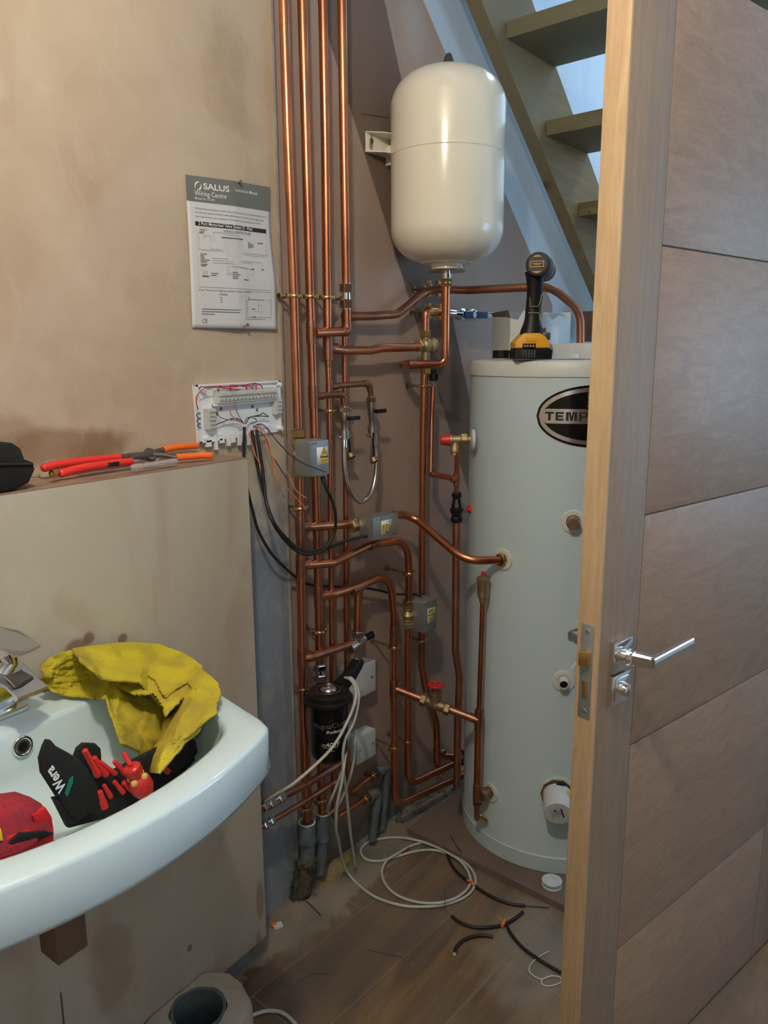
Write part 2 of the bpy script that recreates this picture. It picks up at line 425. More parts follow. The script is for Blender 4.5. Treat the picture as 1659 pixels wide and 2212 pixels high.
t = NT('plaster_brown', 0.55)
n1, n2, n3 = t.noise(1.3, t.map((1, 1, .5)), 5, 0.5), t.noise(5.0, t.map((1, 1, .4)), 6, 1.0), t.noise(60.0, None, 3)
c = t.mix(t.rng(n1, 0.40, 0.62), (0.39, 0.285, 0.225), (0.33, 0.24, 0.195))
c = t.mix(t.rng(n2, 0.55, 0.75, 0, 0.5), c, (0.29, 0.225, 0.19))
c = t.mix(t.rng(n3, 0.72, 0.80, 0, 0.35), c, (0.07, 0.05, 0.04))
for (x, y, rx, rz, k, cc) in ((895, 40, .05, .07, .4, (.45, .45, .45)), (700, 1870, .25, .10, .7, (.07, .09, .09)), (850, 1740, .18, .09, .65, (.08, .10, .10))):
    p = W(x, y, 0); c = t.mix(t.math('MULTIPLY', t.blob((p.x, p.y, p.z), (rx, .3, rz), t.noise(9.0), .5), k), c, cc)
for (a, b) in (((778, 246), (842, 255)),):
    p, q = W(*a, 0), W(*b, 0)
    ln = t.math('SUBTRACT', t.Z, t.math('ADD', t.math('MULTIPLY', t.math('SUBTRACT', t.X, p.x), (q.z - p.z) / (q.x - p.x)), p.z))
    ms = t.math('MULTIPLY', t.rng(t.math('ABSOLUTE', ln), .0006, .0016, 1, 0), t.math('MULTIPLY', t.rng(t.X, p.x, p.x + .01), t.rng(t.X, q.x - .01, q.x, 1, 0)))
    c = t.mix(ms, c, (0.10, 0.05, 0.03))
MATS['plaster_brown'] = t.done(c, t.noise(14.0), 0.12, 0.003)

t = NT('plaster_white', 0.7)
c = t.mix(t.rng(t.noise(2.5, t.map((1, 1, .5)), 5, 1.0), 0.4, 0.7), (0.56, 0.68, 0.80), (0.48, 0.57, 0.66))
MATS['plaster_white'] = t.done(c, t.noise(12.0), 0.1, 0.003)
mat('paint_white', (0.72, 0.74, 0.76), 0.7)

# floor: wood-look tiles laid parallel to the brown wall, pale grout, bare dusty screed along the wall
t = NT('floor_tiles', 0.45)
yr = t.math('ADD', t.Y, t.math('MULTIPLY', t.X, 0.093)); row = t.math('DIVIDE', t.math('SUBTRACT', 1.225, yr), 0.19)
fr = t.math('FRACT', row); cell = t.math('FLOOR', row)
xr = t.math('DIVIDE', t.math('ADD', t.math('SUBTRACT', t.X, t.math('MULTIPLY', t.Y, 0.093)), t.math('MULTIPLY', cell, 0.37)), 1.2)
fx = t.math('FRACT', t.math('ADD', xr, 3.22))
g = t.math('MAXIMUM', t.rng(t.math('ABSOLUTE', t.math('SUBTRACT', fr, 0.5)), 0.4925, 0.4960), t.rng(t.math('ABSOLUTE', t.math('SUBTRACT', fx, 0.5)), 0.4985, 0.4993))
v = t.map((1.2, 7, 1), (0, 0, 0.093))
vv = t.n.new('ShaderNodeVectorMath'); vv.operation = 'ADD'; t.k.new(v, vv.inputs[0])
cb = t.n.new('ShaderNodeCombineXYZ'); t.k.new(t.math('MULTIPLY', cell, 3.7), cb.inputs[2]); t.k.new(cb.outputs[0], vv.inputs[1])
n1 = t.noise(1.5, vv.outputs[0], 6, 1.2); n2 = t.noise(9.0, vv.outputs[0], 6, 0.5); n4 = t.noise(2.2, None, 6, 1.0)
c = t.mix(t.rng(n1, 0.36, 0.64), (0.22, 0.135, 0.07), (0.10, 0.066, 0.042))
c = t.mix(t.rng(n2, 0.5, 0.75, 0, 0.5), c, (0.10, 0.065, 0.04))
c = t.mix(t.rng(n4, 0.42, 0.66, 0, 0.55), c, (0.17, 0.155, 0.13))
c = t.mix(t.math('MULTIPLY', g, .8), c, (0.26, 0.24, 0.20))
for (x, y, rx, ry, k) in ((720, 2090, .16, .10, .45), (900, 2050, .08, .05, .4)):
    p = onZ(x, y, 0); c = t.mix(t.math('MULTIPLY', t.blob((p.x, p.y, 0), (rx, ry, .3), t.noise(12.0), .5), k), c, (0.06, 0.055, 0.055))
p = onZ(1190, 2060, 0); c = t.mix(t.math('MULTIPLY', t.blob((p.x, p.y, 0), (.16, .14, .3), t.noise(9.0), .5), .5), c, (0.30, 0.30, 0.28))
scr = t.rng(t.math('ADD', yr, t.rng(t.noise(7.0, None, 5, 1.0), .3, .7, -.035, .035)), 1.262, 1.278)
sc = t.mix(t.rng(t.noise(6.0, None, 6, .8), .4, .62), (0.27, 0.23, 0.18), (0.17, 0.15, 0.12))
c = t.mix(scr, c, sc)
MATS['floor_tiles'] = t.done(c, t.mix(scr, n2, t.noise(40.0)), 0.25, 0.003)

# ---------------------------------------------------------------- the setting
def BW(s, off, z): q = B0 + BD * s + NB * off; return V((q.x, q.y, z))
XE = 1.365
m = MB(); m.box((1.9, 0.1, -0.05), (3.3, 0, 0), (0, 1.9, 0), (0, 0, .05)); struct('floor', m, 'floor_tiles', 'brown wood-look tile floor with pale grout lines and dusty edge', 'floor')
m = MB(); m.box(((-1.35 + XE) / 2, 1.33, 1.27), ((XE + 1.35) / 2, 0, 0), (0, .05, 0), (0, 0, 1.27)); struct('wall_left', m, 'plaster_left', 'cream and pink bare plaster wall with brown damp stains on the left', 'wall')
pa, pb = W(915, 0, 0), W(1195, 660, 0); sl = (pb.z - pa.z) / (pb - B0).dot(BD) if False else None
sa, sb = (pa - B0).dot(BD), (pb - B0).dot(BD); sl = (pb.z - pa.z) / (sb - sa); se = sb - .005
s0 = XE - 1.35 + .001; zt = 3.3; st = sa + (zt - pa.z) / sl
m = MB(); m.prism([BW(s0, 0, 0), BW(se, 0, 0), BW(se, 0, pb.z), BW(st, 0, zt), BW(s0, 0, zt)], -NB * .025)
struct('wall_back', m, 'plaster_brown', 'brown plaster wall behind the copper pipes, cut on a slope', 'wall')
m = MB(); m.prism([BW(s0, -.026, 0), BW(3.9, -.026, 0), BW(3.9, -.026, 4.4), BW(s0, -.026, 4.4)], -NB * .08)
struct('wall_stair', m, 'plaster_white', 'bluish white wall beside the stair stringer', 'wall')
# plaster bead on the end of the left wall
m = MB(); m.box((XE + .0005, 1.2815, 1.26), (.004, 0, 0), (0, .0035, 0), (0, 0, 1.26), .001); struct('trim_1', m, 'plaster_trim', 'rough pale plaster bead down the end of the left wall', 'trim')
m = MB(); m.box((1.9, -1.65, 2.2), (3.3, 0, 0), (0, .05, 0), (0, 0, 2.2)); struct('wall_right', m, 'paint_white', 'white wall out of view on the right', 'wall')
m = MB(); m.box((-1.35, -.15, 1.27), (.05, 0, 0), (0, 1.5, 0), (0, 0, 1.27)); struct('wall_front', m, 'plaster_left', 'plaster wall behind the camera', 'wall')
m = MB(); m.box((5.2, -.2, 2.2), (.05, 0, 0), (0, 1.6, 0), (0, 0, 2.2)); struct('wall_far', m, 'paint_white', 'white wall seen between the stair treads', 'wall')
m = MB(); m.box((0.0, -.15, 2.6), (1.38, 0, 0), (0, 1.55, 0), (0, 0, .05)); struct('ceiling', m, 'paint_white', 'white ceiling over the bathroom', 'ceiling')

# boxed-in lower wall with its ledge
bx = thing('wall_low', 'half-height plastered boxing in front of the left wall, ledge on top', 'boxing', (0, YBX, 0), kind='structure')
m = MB(); m.box(((-1.3 + XBX) / 2, (YBX + YW) / 2 + .02, (ZL + .07) / 2), ((XBX + 1.3) / 2, 0, 0), (0, (YW - YBX) / 2 - .0005 + .02 - .02, 0), (0, 0, (ZL - .07) / 2 - .001), .002)
for v in m.v: v.y -= .02
part('board', m, 'plaster_box', bx)
m = MB(); m.box(((-1.3 + XBX) / 2, (YBX + YW) / 2, ZL), ((XBX + 1.3) / 2 - .001, 0, 0), (0, (YW - YBX) / 2 - .001, 0), (0, 0, .0012)); part('ledge_top', m, 'ledge_plaster', bx)
m = MB(); m.box(((-1.3 + XBX) / 2 - .01, (YBX + .04 + YW) / 2, .035), ((XBX + 1.3) / 2 - .01, 0, 0), (0, (YW - YBX - .04) / 2, 0), (0, 0, .034)); part('plinth', m, 'box_blue', bx, label='blue-grey bare plinth')

# stairs
stair = thing('staircase', 'open-riser treated pine staircase rising to the upper left behind the tank', 'staircase', BW(1.8, .08, 0))
def stringer(o0, o1):
    a, b = W(1005, 0, .06), W(1280, 650, .06); s_a, s_b = (a - B0).dot(BD), (b - B0).dot(BD); k = (b.z - a.z) / (s_b - s_a)
    zf = lambda s: a.z + (s - s_a) * k
    s1, s2 = s_a - .9, s_b + .35; h = .315
    return MB().prism([BW(s1, o0, zf(s1)), BW(s2, o0, zf(s2)), BW(s2, o0, zf(s2) + h), BW(s1, o0, zf(s1) + h)], NB * (o1 - o0), .003)
part('stringer', stringer(.06, .105), 'pine_treated', stair)
part('stringer', stringer(.90, .945), 'pine_treated', stair)
tr = [W(1095, 45, .105), W(1180, 265, .105), W(1252, 437, .105)]
stp = ((tr[2] - tr[0]).dot(BD) / 2, (tr[2].z - tr[0].z) / 2); s00 = (tr[0] - B0).dot(BD)
for k in range(-2, 6):
    s_, z_ = s00 + stp[0] * k, tr[0].z + stp[1] * k
    m = MB().box(BW(s_ + .147, .50, z_ - .023), BD * .147, NB * .398, (0, 0, .023), .004)
    part('tread', m, 'pine_tread', stair)
m = MB(); p = W(1270, 705, .07); m.box(p + BD * .04, BD * .05, NB * .02, (0, 0, .055), .002); part('bearer', m, 'block_wood', stair)
m = MB(); p = W(1273, 447, .40)
for k in (0,): m.lathe(D(1273, 455, (W(1273, 455, .15) - CAM).dot(cf)), BD * -1, [(0, .004), (.004, .003)], 10)
part('screw', m, 'brass', stair)

# ---------------------------------------------------------------- oak door
D0 = V((1.54, .298, 0)); DD = V((.968, -.25, 0)).normalized(); DN = V((DD.y, -DD.x, 0))   # DN faces the camera
def DP(s, z, o=0.0): q = D0 + DD * s + DN * o; return V((q.x, q.y, z))
door = thing('door_1', 'open pale oak door with grooved horizontal panels and chrome lever', 'door', DP(-.4, .006), kind='structure')
T = .040
def slab(s0_, s1_, z0, z1, bev=.0022): return MB().box(DP((s0_ + s1_) / 2, (z0 + z1) / 2, -T / 2), DD * ((s1_ - s0_) / 2), DN * (T / 2), (0, 0, (z1 - z0) / 2), bev)
part('stile', slab(-.4125, -.3065, .006, 1.98), 'oak_stile', door)
part('stile', slab(.2835, .395, .006, 1.98), 'oak_stile', door)
part('lipping', MB().box(DP(-.4152, .993, -T / 2), DD * .0026, DN * (T / 2 + .0002), (0, 0, .987), .0008), 'oak_edge', door, label='paler solid oak edge strip')
zb = [.006, .358, .766, 1.173, 1.591, 1.98]
for a, b in zip(zb, zb[1:]): part('panel', slab(-.3055, .2825, a + .001, b - .001), 'oak_panel', door)
part('core', MB().box(DP(-.01, .99, -T / 2), DD * .39, DN * (T / 2 - .003), (0, 0, .98)), 'block_wood', door)
def sDoor(px, py, o=0.0):
    r = ray(px, py); q = CAM + r * (((D0 + DN * o) - CAM).dot(DN) / r.dot(DN)); return (q - D0).dot(DD), q.z
struct('trim_2', MB().box(DP(.430, 1.03, -.02), DD * .032, DN * .05, (0, 0, 1.03), .002), 'oak_stile', 'oak jamb post on the hinge side of the door', 'door frame')
# lever, rose, escutcheon
for side in (1, -1):
    o0 = 0 if side > 0 else -T; n_ = DN * side; hp = []
    sr, zr = sDoor(1335, 1412)
    rs = MB().box(DP(sr, zr, o0) + n_ * .005, DD * .026, n_ * .005, (0, 0, .026), .0012); rose = part('rose', rs, 'chrome', door)
    c0 = DP(sr, zr, o0)
    lv = MB().lathe(c0 + n_ * .008, n_, [(0, .0105), (.012, .0105), (.013, .012), (.022, .012)], 24)
    a = c0 + n_ * .022; b = c0 + n_ * .058 + DD * .012 ; e = b + DD * .115 + V((0, 0, .004))
    def bar(m_, p, q, w0, h0, w1, h1):
        d = (q - p).normalized(); sd = d.cross(V((0, 0, 1))).normalized(); u_ = sd.cross(d).normalized()
        r0 = [p + sd * (w0 * x) + u_ * (h0 * y) for x, y in ((-1, -.7), (-.7, -1), (.7, -1), (1, -.7), (1, .7), (.7, 1), (-.7, 1), (-1, .7))]
        r1 = [q + sd * (w1 * x) + u_ * (h1 * y) for x, y in ((-1, -.7), (-.7, -1), (.7, -1), (1, -.7), (1, .7), (.7, 1), (-.7, 1), (-1, .7))]
        A, B_ = m_._ring(r0), m_._ring(r1); m_._bridge(A, B_); m_.f.append(tuple(A[::-1])); m_.f.append(tuple(B_))
    bar(lv, a - n_ * .004, b, .011, .012, .0065, .0085); bar(lv, b - DD * .007, e, .0060, .0085, .0045, .0095)
    part('lever', lv, 'chrome', door)
    se_, ze = sr + .0, zr - .057
    es = MB().box(DP(se_, ze, o0) + n_ * .005, DD * .026, n_ * .005, (0, 0, .026), .0012).box(DP(se_, ze, o0) + n_ * .0105, DD * .019, n_ * .0012, (0, 0, .019), .0006)
    part('escutcheon', es, 'chrome', door)
    tt = MB().lathe(DP(se_, ze, o0) + n_ * .011, n_, [(0, .012), (.003, .012), (.004, .009), (.012, .009), (.013, .007)], 24).box(DP(se_, ze, o0) + n_ * .019, DD * .0025, n_ * .007, (0, 0, .011), .001)
    part('thumb_turn', tt, 'chrome', door)
zc = sDoor(1268, 1450)[1]; zc = zr - .022
fo = lambda z, o, x=-.4182: DP(x, z, o)
fp = MB().box(fo(zc, -T * .5), DD * .0014, DN * .0115, (0, 0, .080), .0005); face = part('faceplate', fp, 'zinc', door)
for dz in (.068, -.068): part('screw', MB().lathe(fo(zc + dz, -T * .5, -.4196), -DD, [(0, .0048), (.0008, .0044), (.0009, .0015)], 14), 'steel', face)
lt = MB().prism([fo(zc + .012, -T * .5 - .0085, -.4196), fo(zc + .012, -T * .5 + .0085, -.4196), fo(zc + .012, -T * .5 + .0085, -.4265), fo(zc + .012, -T * .5 - .006, -.432)], (0, 0, .025), .0006)
part('latch', lt, 'brass', door)
part('deadbolt', MB().box(fo(zc - .030, -T * .5, -.4198), DD * .0012, DN * .0050, (0, 0, .015), .0004), 'brass', door)

# ================================================================ plumbing
R22, R15 = .011, .0075
def UP(a, b): return (V(b) - V(a)).normalized()
def sleeve(m, p, d, ln, r, over=.0012):
    d = V(d).normalized(); m.lathe(V(p) - d * ln / 2, d, [(0, r), (.0004, r + over), (.005, r + over + .0003), (ln - .005, r + over + .0003), (ln - .0004, r + over), (ln, r)], 18); return m
def pipe(label, pts, r, bend=.03, base=None, name='copper_pipe', m='copper', group=None):
    t = thing(name, label, 'pipe', base or pts[-1], group)
    part('tube', MB().tube(fillet(pts, bend), r, 18), m, t); return t
def tee(parent, p, dmain, dbr, r, rb=None, ln=.042, br=.026, m='copper_dull'):
    rb = rb or r; b = MB(); sleeve(b, p, dmain, ln, r); sleeve(b, V(p) + V(dbr).normalized() * (br / 2 + r * .4), dbr, br, rb)
    part('tee', b, m, parent)
def coupling(parent, p, d, r, ln=.026, name='coupling', m='copper_dull'): part(name, sleeve(MB(), p, d, ln, r), m, parent)
def elbow(parent, p, d1, d2, r, ln=.018, m='copper_dull'):
    d1, d2 = V(d1).normalized(), V(d2).normalized(); b = MB(); b.tube(fillet([V(p) + d1 * ln, V(p), V(p) + d2 * ln], .012), r + .0014, 18); part('elbow', b, m, parent)
def compression(parent, p, d, r, m='brass', ln=.034, name='compression_fitting'):
    d = V(d).normalized(); b = MB(); b.lathe(V(p) - d * ln / 2, d, [(0, r + .001), (ln, r + .001)], 18)
    for s in (-1, 1): b.hexnut(V(p) + d * (ln * .30 * s), d, ln * .36, r * 1.62)
    part(name, b, m, parent)
ZU = V((0, 0, 1))

def clip(label, p, r, d=ZU, group='brass pipe clips on the copper pipes', m='brass', reach=None, stem=None):
    """split ring round the pipe with two screw lugs and a stem back to the wall"""
    d = V(d).normalized(); lat = NB.cross(d).normalized(); stem = V(stem) if stem else -NB
    dist = reach or ((V(p) - B0).dot(NB) - r)
    t = thing('pipe_clip', label, 'pipe clip', p, group)
    b = MB(); prof = [(-.0035, r + .0008), (-.0035, r + .0032), (-.0015, r + .0044), (.0015, r + .0044), (.0035, r + .0032), (.0035, r + .0008)]
    prev = None; first = None; A, B_, _ = basis(d)
    for tt, rr in prof:
        ring = b._ring([V(p) + d * tt + (A * math.cos(2 * PI * k / 20) + B_ * math.sin(2 * PI * k / 20)) * rr for k in range(20)])
        if prev: b._bridge(prev, ring)
        else: first = ring
        prev = ring
    b._bridge(prev, first)
    part('ring', b, m, t)
    for s in (-1, 1):
        q = V(p) + lat * (s * (r + .0065)); b = MB().box(q, lat * .0050, NB * .0055, d * .0050, .0015)
        b.lathe(q + NB * .004, NB, [(0, .0045), (.003, .0045), (.0045, .0022)], 10)
        part('lug', b, m, t)
    b = MB().lathe(V(p) + stem * r, stem, [(0, .0055), (.004, .0055), (.0045, .0035), (max(dist - .004, .006), .0035), (max(dist - .0035, .0065), .009), (max(dist - .0005, .008), .009)], 12)
    part('stem', b, 'bronze_old', t); return t

def vline(pts): return [W(*p) for p in pts]

# --- four pipes coming down from the ceiling
O1 = .05
P1 = vline([(607, -170, O1), (622, 300, O1), (635, 640, O1), (644, 925, O1)])
t1 = pipe('22 mm copper pipe, leftmost of the four risers from the ceiling', P1, R22, 0)
P1b = vline([(647, 1025, O1), (652, 1400, O1), (656, 1600, O1), (663, 1778, O1)])
t1b = pipe('leftmost lower copper riser below the grey valve box, three branch tees', P1b, R22, 0)
def at(P, y):
    """point of a riser at picture height y"""
    best = None
    for a, b in zip(P, P[1:]):
        pa, pb = proj(a), proj(b)
        if pa[1] <= y <= pb[1] or best is None:
            lo, hi = 0.0, 1.0
            for _ in range(30):
                k = (lo + hi) / 2
                if proj(a.lerp(b, k))[1] < y: lo = k
                else: hi = k
            best = a.lerp(b, lo)
            if pa[1] <= y <= pb[1]: return best
    return best
def proj(p):
    c = V(p) - CAM; return (CX + FPX * c.dot(cr) / c.dot(cf), CY + FPX * c.dot(cdn) / c.dot(cf))
P2 = vline([(648, -170, O1), (661, 300, O1), (670, 640, O1), (677, 860, O1), (686, 1190, O1), (692, 1482, O1)])
t2 = pipe('22 mm copper riser, second from the left, down to the black filter', P2, R22, 0)
P2b = vline([(692, 1560, O1), (696, 1765, O1)])
t2b = pipe('short copper pipe from under the black filter into the grey sleeve', P2b, R22, 0)
P3 = vline([(694, -170, O1), (703, 300, O1), (707, 640, O1), (709, 778, O1)])
t3 = pipe('22 mm copper riser, third from the left, stepping down to a thin pipe', P3, R22, 0)
P3b = vline([(709, 776, O1), (712, 900, O1), (716, 1290, O1), (719, 1600, O1), (722, 1770, O1), (800, 1718, O1)])
part('thin_tube', MB().tube(fillet(P3b, .02), R15, 16), 'copper', t3)
P4 = vline([(736, -170, .065), (743, 300, .065), (748, 590, .065), (750, 714, .065)])
P2br = at(P2, 720)
t4 = pipe('22 mm copper riser on the right of the four, with a chrome nut', [P4[0], P4[1], P4[2], P4[3]], R22, .014, base=P4[3])
part('crosspiece', MB().tube([at(P2, 719) + NB * .012, W(745, 716, .065)], R22, 16), 'copper', t4)
elbow(t4, W(750, 716, .065), ZU, -BD, R22)
compression(t4, W(748, 640, .065), ZU, R22, 'chrome', .062)
P4b = vline([(744, 690, .028), (746, 900, .028), (748, 1280, .028), (750, 1600, .028), (753, 1716, .028), (820, 1667, .028)])
t4b = pipe('thin 15 mm copper pipe behind the right riser, down to the floor sleeves', P4b, R15, .02)
tee(t2, at(P2, 719), ZU, BD, R22, ln=.052)
tee(t2, at(P2, 857), ZU, BD, R22, R15, ln=.055, br=.03)
tee(t3, at(P3, 752), ZU, BD, R22, ln=.060)
coupling(t3, W(709, 784, O1), ZU, R15, .02, 'reducer')
b = MB(); sleeve(b, W(712, 835, O1), ZU, .034, R15); sleeve(b, W(712, 835, O1) + BD * .016, BD, .022, R15); part('tee', b, 'copper_dull', t3)
tee(t1b, at(P1b, 1140), ZU, BD, R22, ln=.055)
tee(t1b, at(P1b, 1222), ZU, BD, R22, ln=.05)
tee(t1b, at(P1b, 1422), ZU, BD, R22, ln=.05)
tee(t2, at(P2, 1290), ZU, BD, R22, ln=.055)
compression(t2, W(691, 1452, O1), ZU, R22, 'chrome', .046)

# thin branch loops to the filling loop valves
pr = [W(712, 835, O1), W(740, 832, O1 + .004), W(797, 828, O1 + .012), W(803, 862, O1 + .012)]
tl = pipe('thin copper branch turning down into the right isolating valve', pr, R15, .014, m='copper_dull')
elbow(tl, pr[2], pr[1] - pr[2], pr[3] - pr[2], R15)
pl = [at(P2, 857), W(700, 854, O1 + .006), W(741, 852, O1 + .02), W(746, 886, O1 + .02)]
tl2 = pipe('thin copper branch turning down into the left isolating valve', pl, R15, .014, m='copper_dull')
elbow(tl2, pl[2], pl[1] - pl[2], pl[3] - pl[2], R15)

# filling loop: two isolating valves, braided hose, hanging caps
def iso(label, x, y0, y1, o, lever):
    a, b_ = W(x[0], y0, o), W(x[1], y1, o); d = (b_ - a).normalized(); ln = (b_ - a).length
    t = thing('isolating_valve', label, 'valve', b_)
    m = MB().lathe(a, d, [(0, .009), (ln * .1, .0095), (ln * .12, .0115), (ln * .45, .0115), (ln * .5, .0095), (ln * .72, .0095), (ln * .75, .013), (ln, .013)], 20)
    m.hexnut(a + d * .008, d, .014, .0135); part('body', m, 'nickel', t)
    q = a + d * (ln * .36) + NB * .012
    m = MB().lathe(q - NB * .002, NB, [(0, .005), (.008, .005)], 12).box(q + NB * .008 + BD * .014, BD * .020, NB * .003, V((0, 0, .005)), .0018); part('lever', m, 'black_plastic', t)
    m = MB()
    for s in (-1, 1): m.box(b_ - d * .006 + BD * (s * .016), BD * .007, NB * .003, V((0, 0, .0025)), .001)
    part('wing', m, 'nickel', t); return t
iso('chrome isolating valve with black lever on the left end of the braided hose', (745, 744), 878, 948, .07, 1)
iso('chrome isolating valve with black lever on the right end of the braided hose', (802, 805), 856, 944, .062, 1)
hz = smooth([W(744, 946, .07), W(743, 985, .072), W(746, 1025, .075), W(757, 1063, .078), W(780, 1084, .08), W(801, 1066, .075), W(811, 1030, .07), W(813, 985, .066), W(807, 942, .062)], 8)
t = thing('braided_hose', 'silver braided filling loop hose hanging in a U', 'hose', W(780, 1084, .08))
m = MB().tube(hz, [(.0062 if k % 2 else .0068) for k in range(len(hz))], 14); part('hose', m, 'nickel', t)
m = MB().lathe(hz[0], hz[3] - hz[0], [(0, .0085), (.024, .0085), (.025, .007)], 16); part('ferrule', m, 'chrome', t)
m = MB().lathe(hz[-1], hz[-4] - hz[-1], [(0, .0085), (.024, .0085), (.025, .007)], 16); part('ferrule', m, 'chrome', t)
for lab, sx, s0y, ex, ey, o in (('small open brass cap dangling on a black strap left of the hose U', 752, 938, 758, 985, .055), ('small open cap dangling on a black strap at the right side of the hose U', 806, 935, 808, 994, .08)):
    t = thing('blanking_cap', lab, 'cap', W(ex, ey, o), 'hanging blanking caps'); p = W(ex, ey, o); ax = (NB * .5 + V((0, 0, -.8))).normalized()
    part('cap', MB().lathe(p - ax * .006, ax, [(0, .0105), (.0115, .0115), (.012, .0095), (.002, .0092)], 20), 'bronze_old', t)
    q0, q1 = W(sx, s0y, o), p - ax * .006; sd = BD
    part('strap', MB().prism([q0 - sd * .003, q0 + sd * .003, q1 + sd * .003, q1 - sd * .003], NB * .0015), 'black_rubber', t)

# sloping pipe over to the cylinder
PS = [W(745, 683, .036), W(800, 683, .04), W(858, 679, .045), W(925, 624, .05), D(1010, 627, 2.15), D(1185, 619, 2.02), D(1222, 640, 2.03), D(1252, 690, 2.04), D(1254, 748, 2.06)]
ts = pipe('long copper pipe stepping up under the white vessel and over to the cylinder', PS[:5] + [D(1190, 618, 2.02), D(1254, 672, 2.05), D(1254, 775, 2.07)], R22, .07, base=PS[-1], m='copper_dull')
sleeve_ = MB(); sleeve(sleeve_, W(752, 683, .038), BD, .03, R22); part('socket', sleeve_, 'copper_dull', ts)

# third riser across to the brass mixing valve
PX = [at(P3, 752), W(745, 757, .055), W(800, 757, .058), W(822, 752, .058), W(905, 750, .06)]
tx = pipe('horizontal copper pipe with a kinked middle running into the brass valve', PX, R22, .01)
# brass three way valve and the riser beneath
tv = thing('mixing_valve', 'cast brass blending valve with round cap, left of the vessel drop pipe', 'valve', W(920, 800, .06))
c = W(920, 747, .06); b = MB(); b.ball(c, .021, (1, 1, 1.1), 20)
b.lathe(c - BD * .036, BD, [(0, .0145), (.016, .0145), (.018, .011), (.03, .011)], 20); b.hexnut(c - BD * .03, BD, .016, .0185)
b.lathe(c, ZU, [(0, .012), (.03, .012)], 18); b.lathe(c, -ZU, [(0, .014), (.04, .012), (.06, .012)], 18)
part('body', b, 'brass_cast', tv)
cap = BD * .75 - NB * .1 + V((0, 0, .02)); part('cap', MB().lathe(c + BD * .008, cap, [(0, .014), (.008, .014), (.010, .022), (.026, .023), (.032, .019), (.034, .010)], 24), 'brass_cast', tv)
part('nut', MB().hexnut(W(919, 721, .06), ZU, .018, .0175), 'brass', tv)
part('nut', MB().hexnut(W(919, 801, .06), ZU, .018, .0175), 'brass', tv)
PE = [W(919, 722, .06), W(920, 674, .06), W(952, 672, .06)]
te = pipe('short copper elbow from the top of the brass valve to the blue lever valve', PE, R22, .012); elbow(te, PE[1], PE[0] - PE[1], PE[2] - PE[1], R22)
t = thing('lever_valve', 'chrome ball valve with blue lever lying behind the vessel drop pipe', 'valve', W(990, 690, .06))
a = W(952, 676, .06); b_ = W(1085, 684, .075); d = UP(a, b_); ln = (b_ - a).length
b = MB().lathe(a, d, [(0, .012), (ln * .25, .012), (ln * .27, .016), (ln * .33, .016), (ln * .36, .011), (ln * .40, .011), (ln * .43, .017), (ln * .50, .017), (ln * .52, .012), (ln, .012)], 20)
b.hexnut(a + d * ln * .30, d, .02, .018).hexnut(a + d * ln * .46, d, .016, .018); part('body', b, 'chrome', t)
p, q = W(1003, 680, .095), W(1052, 681, .10)
part('lever', MB().box((p + q) / 2, (q - p) / 2, NB * .004, V((0, 0, .0095)), .003), 'blue_handle', t)
part('spindle', MB().lathe(W(1000, 681, .062), NB, [(0, .007), (.034, .007), (.035, .009), (.042, .009)], 14), 'chrome', t)

P5 = [W(917, 800, .06), W(914, 950, .055), W(912, 1240, .055), W(911, 1440, .055), W(924, 1505, .055), W(943, 1560, .06), W(945, 1652, .06)]
t5 = pipe('long 22 mm copper pipe from the brass valve down past the lowest valve box', P5, R22, .06)
pt = W(944, 1632, .06); tee(t5, pt, ZU, BD, R22, ln=.05, br=.03)
part('branch', MB().tube([pt, W(985, 1635, .075)], R22, 16), 'copper', t5)
compression(t5, W(988, 1636, .078), BD, R22, 'brass_cast', .03)
t = thing('tank_plug', 'dark blue round inlet collar low on the left side of the cylinder', 'tank fitting', W(999, 1636, .08)); part('flange', MB().lathe(W(997, 1637, .08), (BD - NB * .2), [(0, .028), (.006, .026), (.007, .01)], 24), 'blue_handle', t)
t = thing('drain_cock', 'small brass drain cock under the copper tee left of the cylinder', 'drain cock', W(946, 1685, .06), 'brass drain cocks')
p = W(945, 1660, .06); b = MB().lathe(p + ZU * .008, -ZU, [(0, .009), (.02, .008), (.022, .006), (.03, .006)], 14); part('body', b, 'bronze_old', t)
part('spout', MB().lathe(p - ZU * .008, (NB * .6 + V((0, 0, -.7)) + BD * .2), [(0, .0045), (.012, .0045), (.013, .006), (.026, .006)], 12), 'brass', t)

# branch from the leftmost riser, upper: through valve two to the cylinder coil
PA = [at(P1b, 1140), W(700, 1136, .058), W(780, 1130, .068)]
ta = pipe('copper branch from the left riser into the horizontal valve box', PA, R22, 0)
sp, sn = S(1086, 1208)
PB = [W(848, 1112, .085), W(888, 1116, .09), D(950, 1165, 2.09), D(1003, 1206, 1.99), sp + sn * .035 , sp + sn * .0]
PB = [W(848, 1112, .085), W(890, 1113, .09), D(1005, 1212, 2.02), sp + sn * .012]
tb = pipe('bright copper pipe swooping from the horizontal valve box into the cylinder', PB, R22, .10)
# branch two
PC = [at(P1b, 1222), W(720, 1216, .06), W(800, 1176, .075), W(880, 1166, .085), W(884, 1240, .085), W(881, 1400, .075), W(881, 1696, .075), W(1000, 1640, .085)]
tc = pipe('copper pipe arching from the left riser to the lowest valve box and U bend', PC, R22, .055)
coupling(tc, W(806, 1175, .076), BD + ZU * .25, R22, .03)
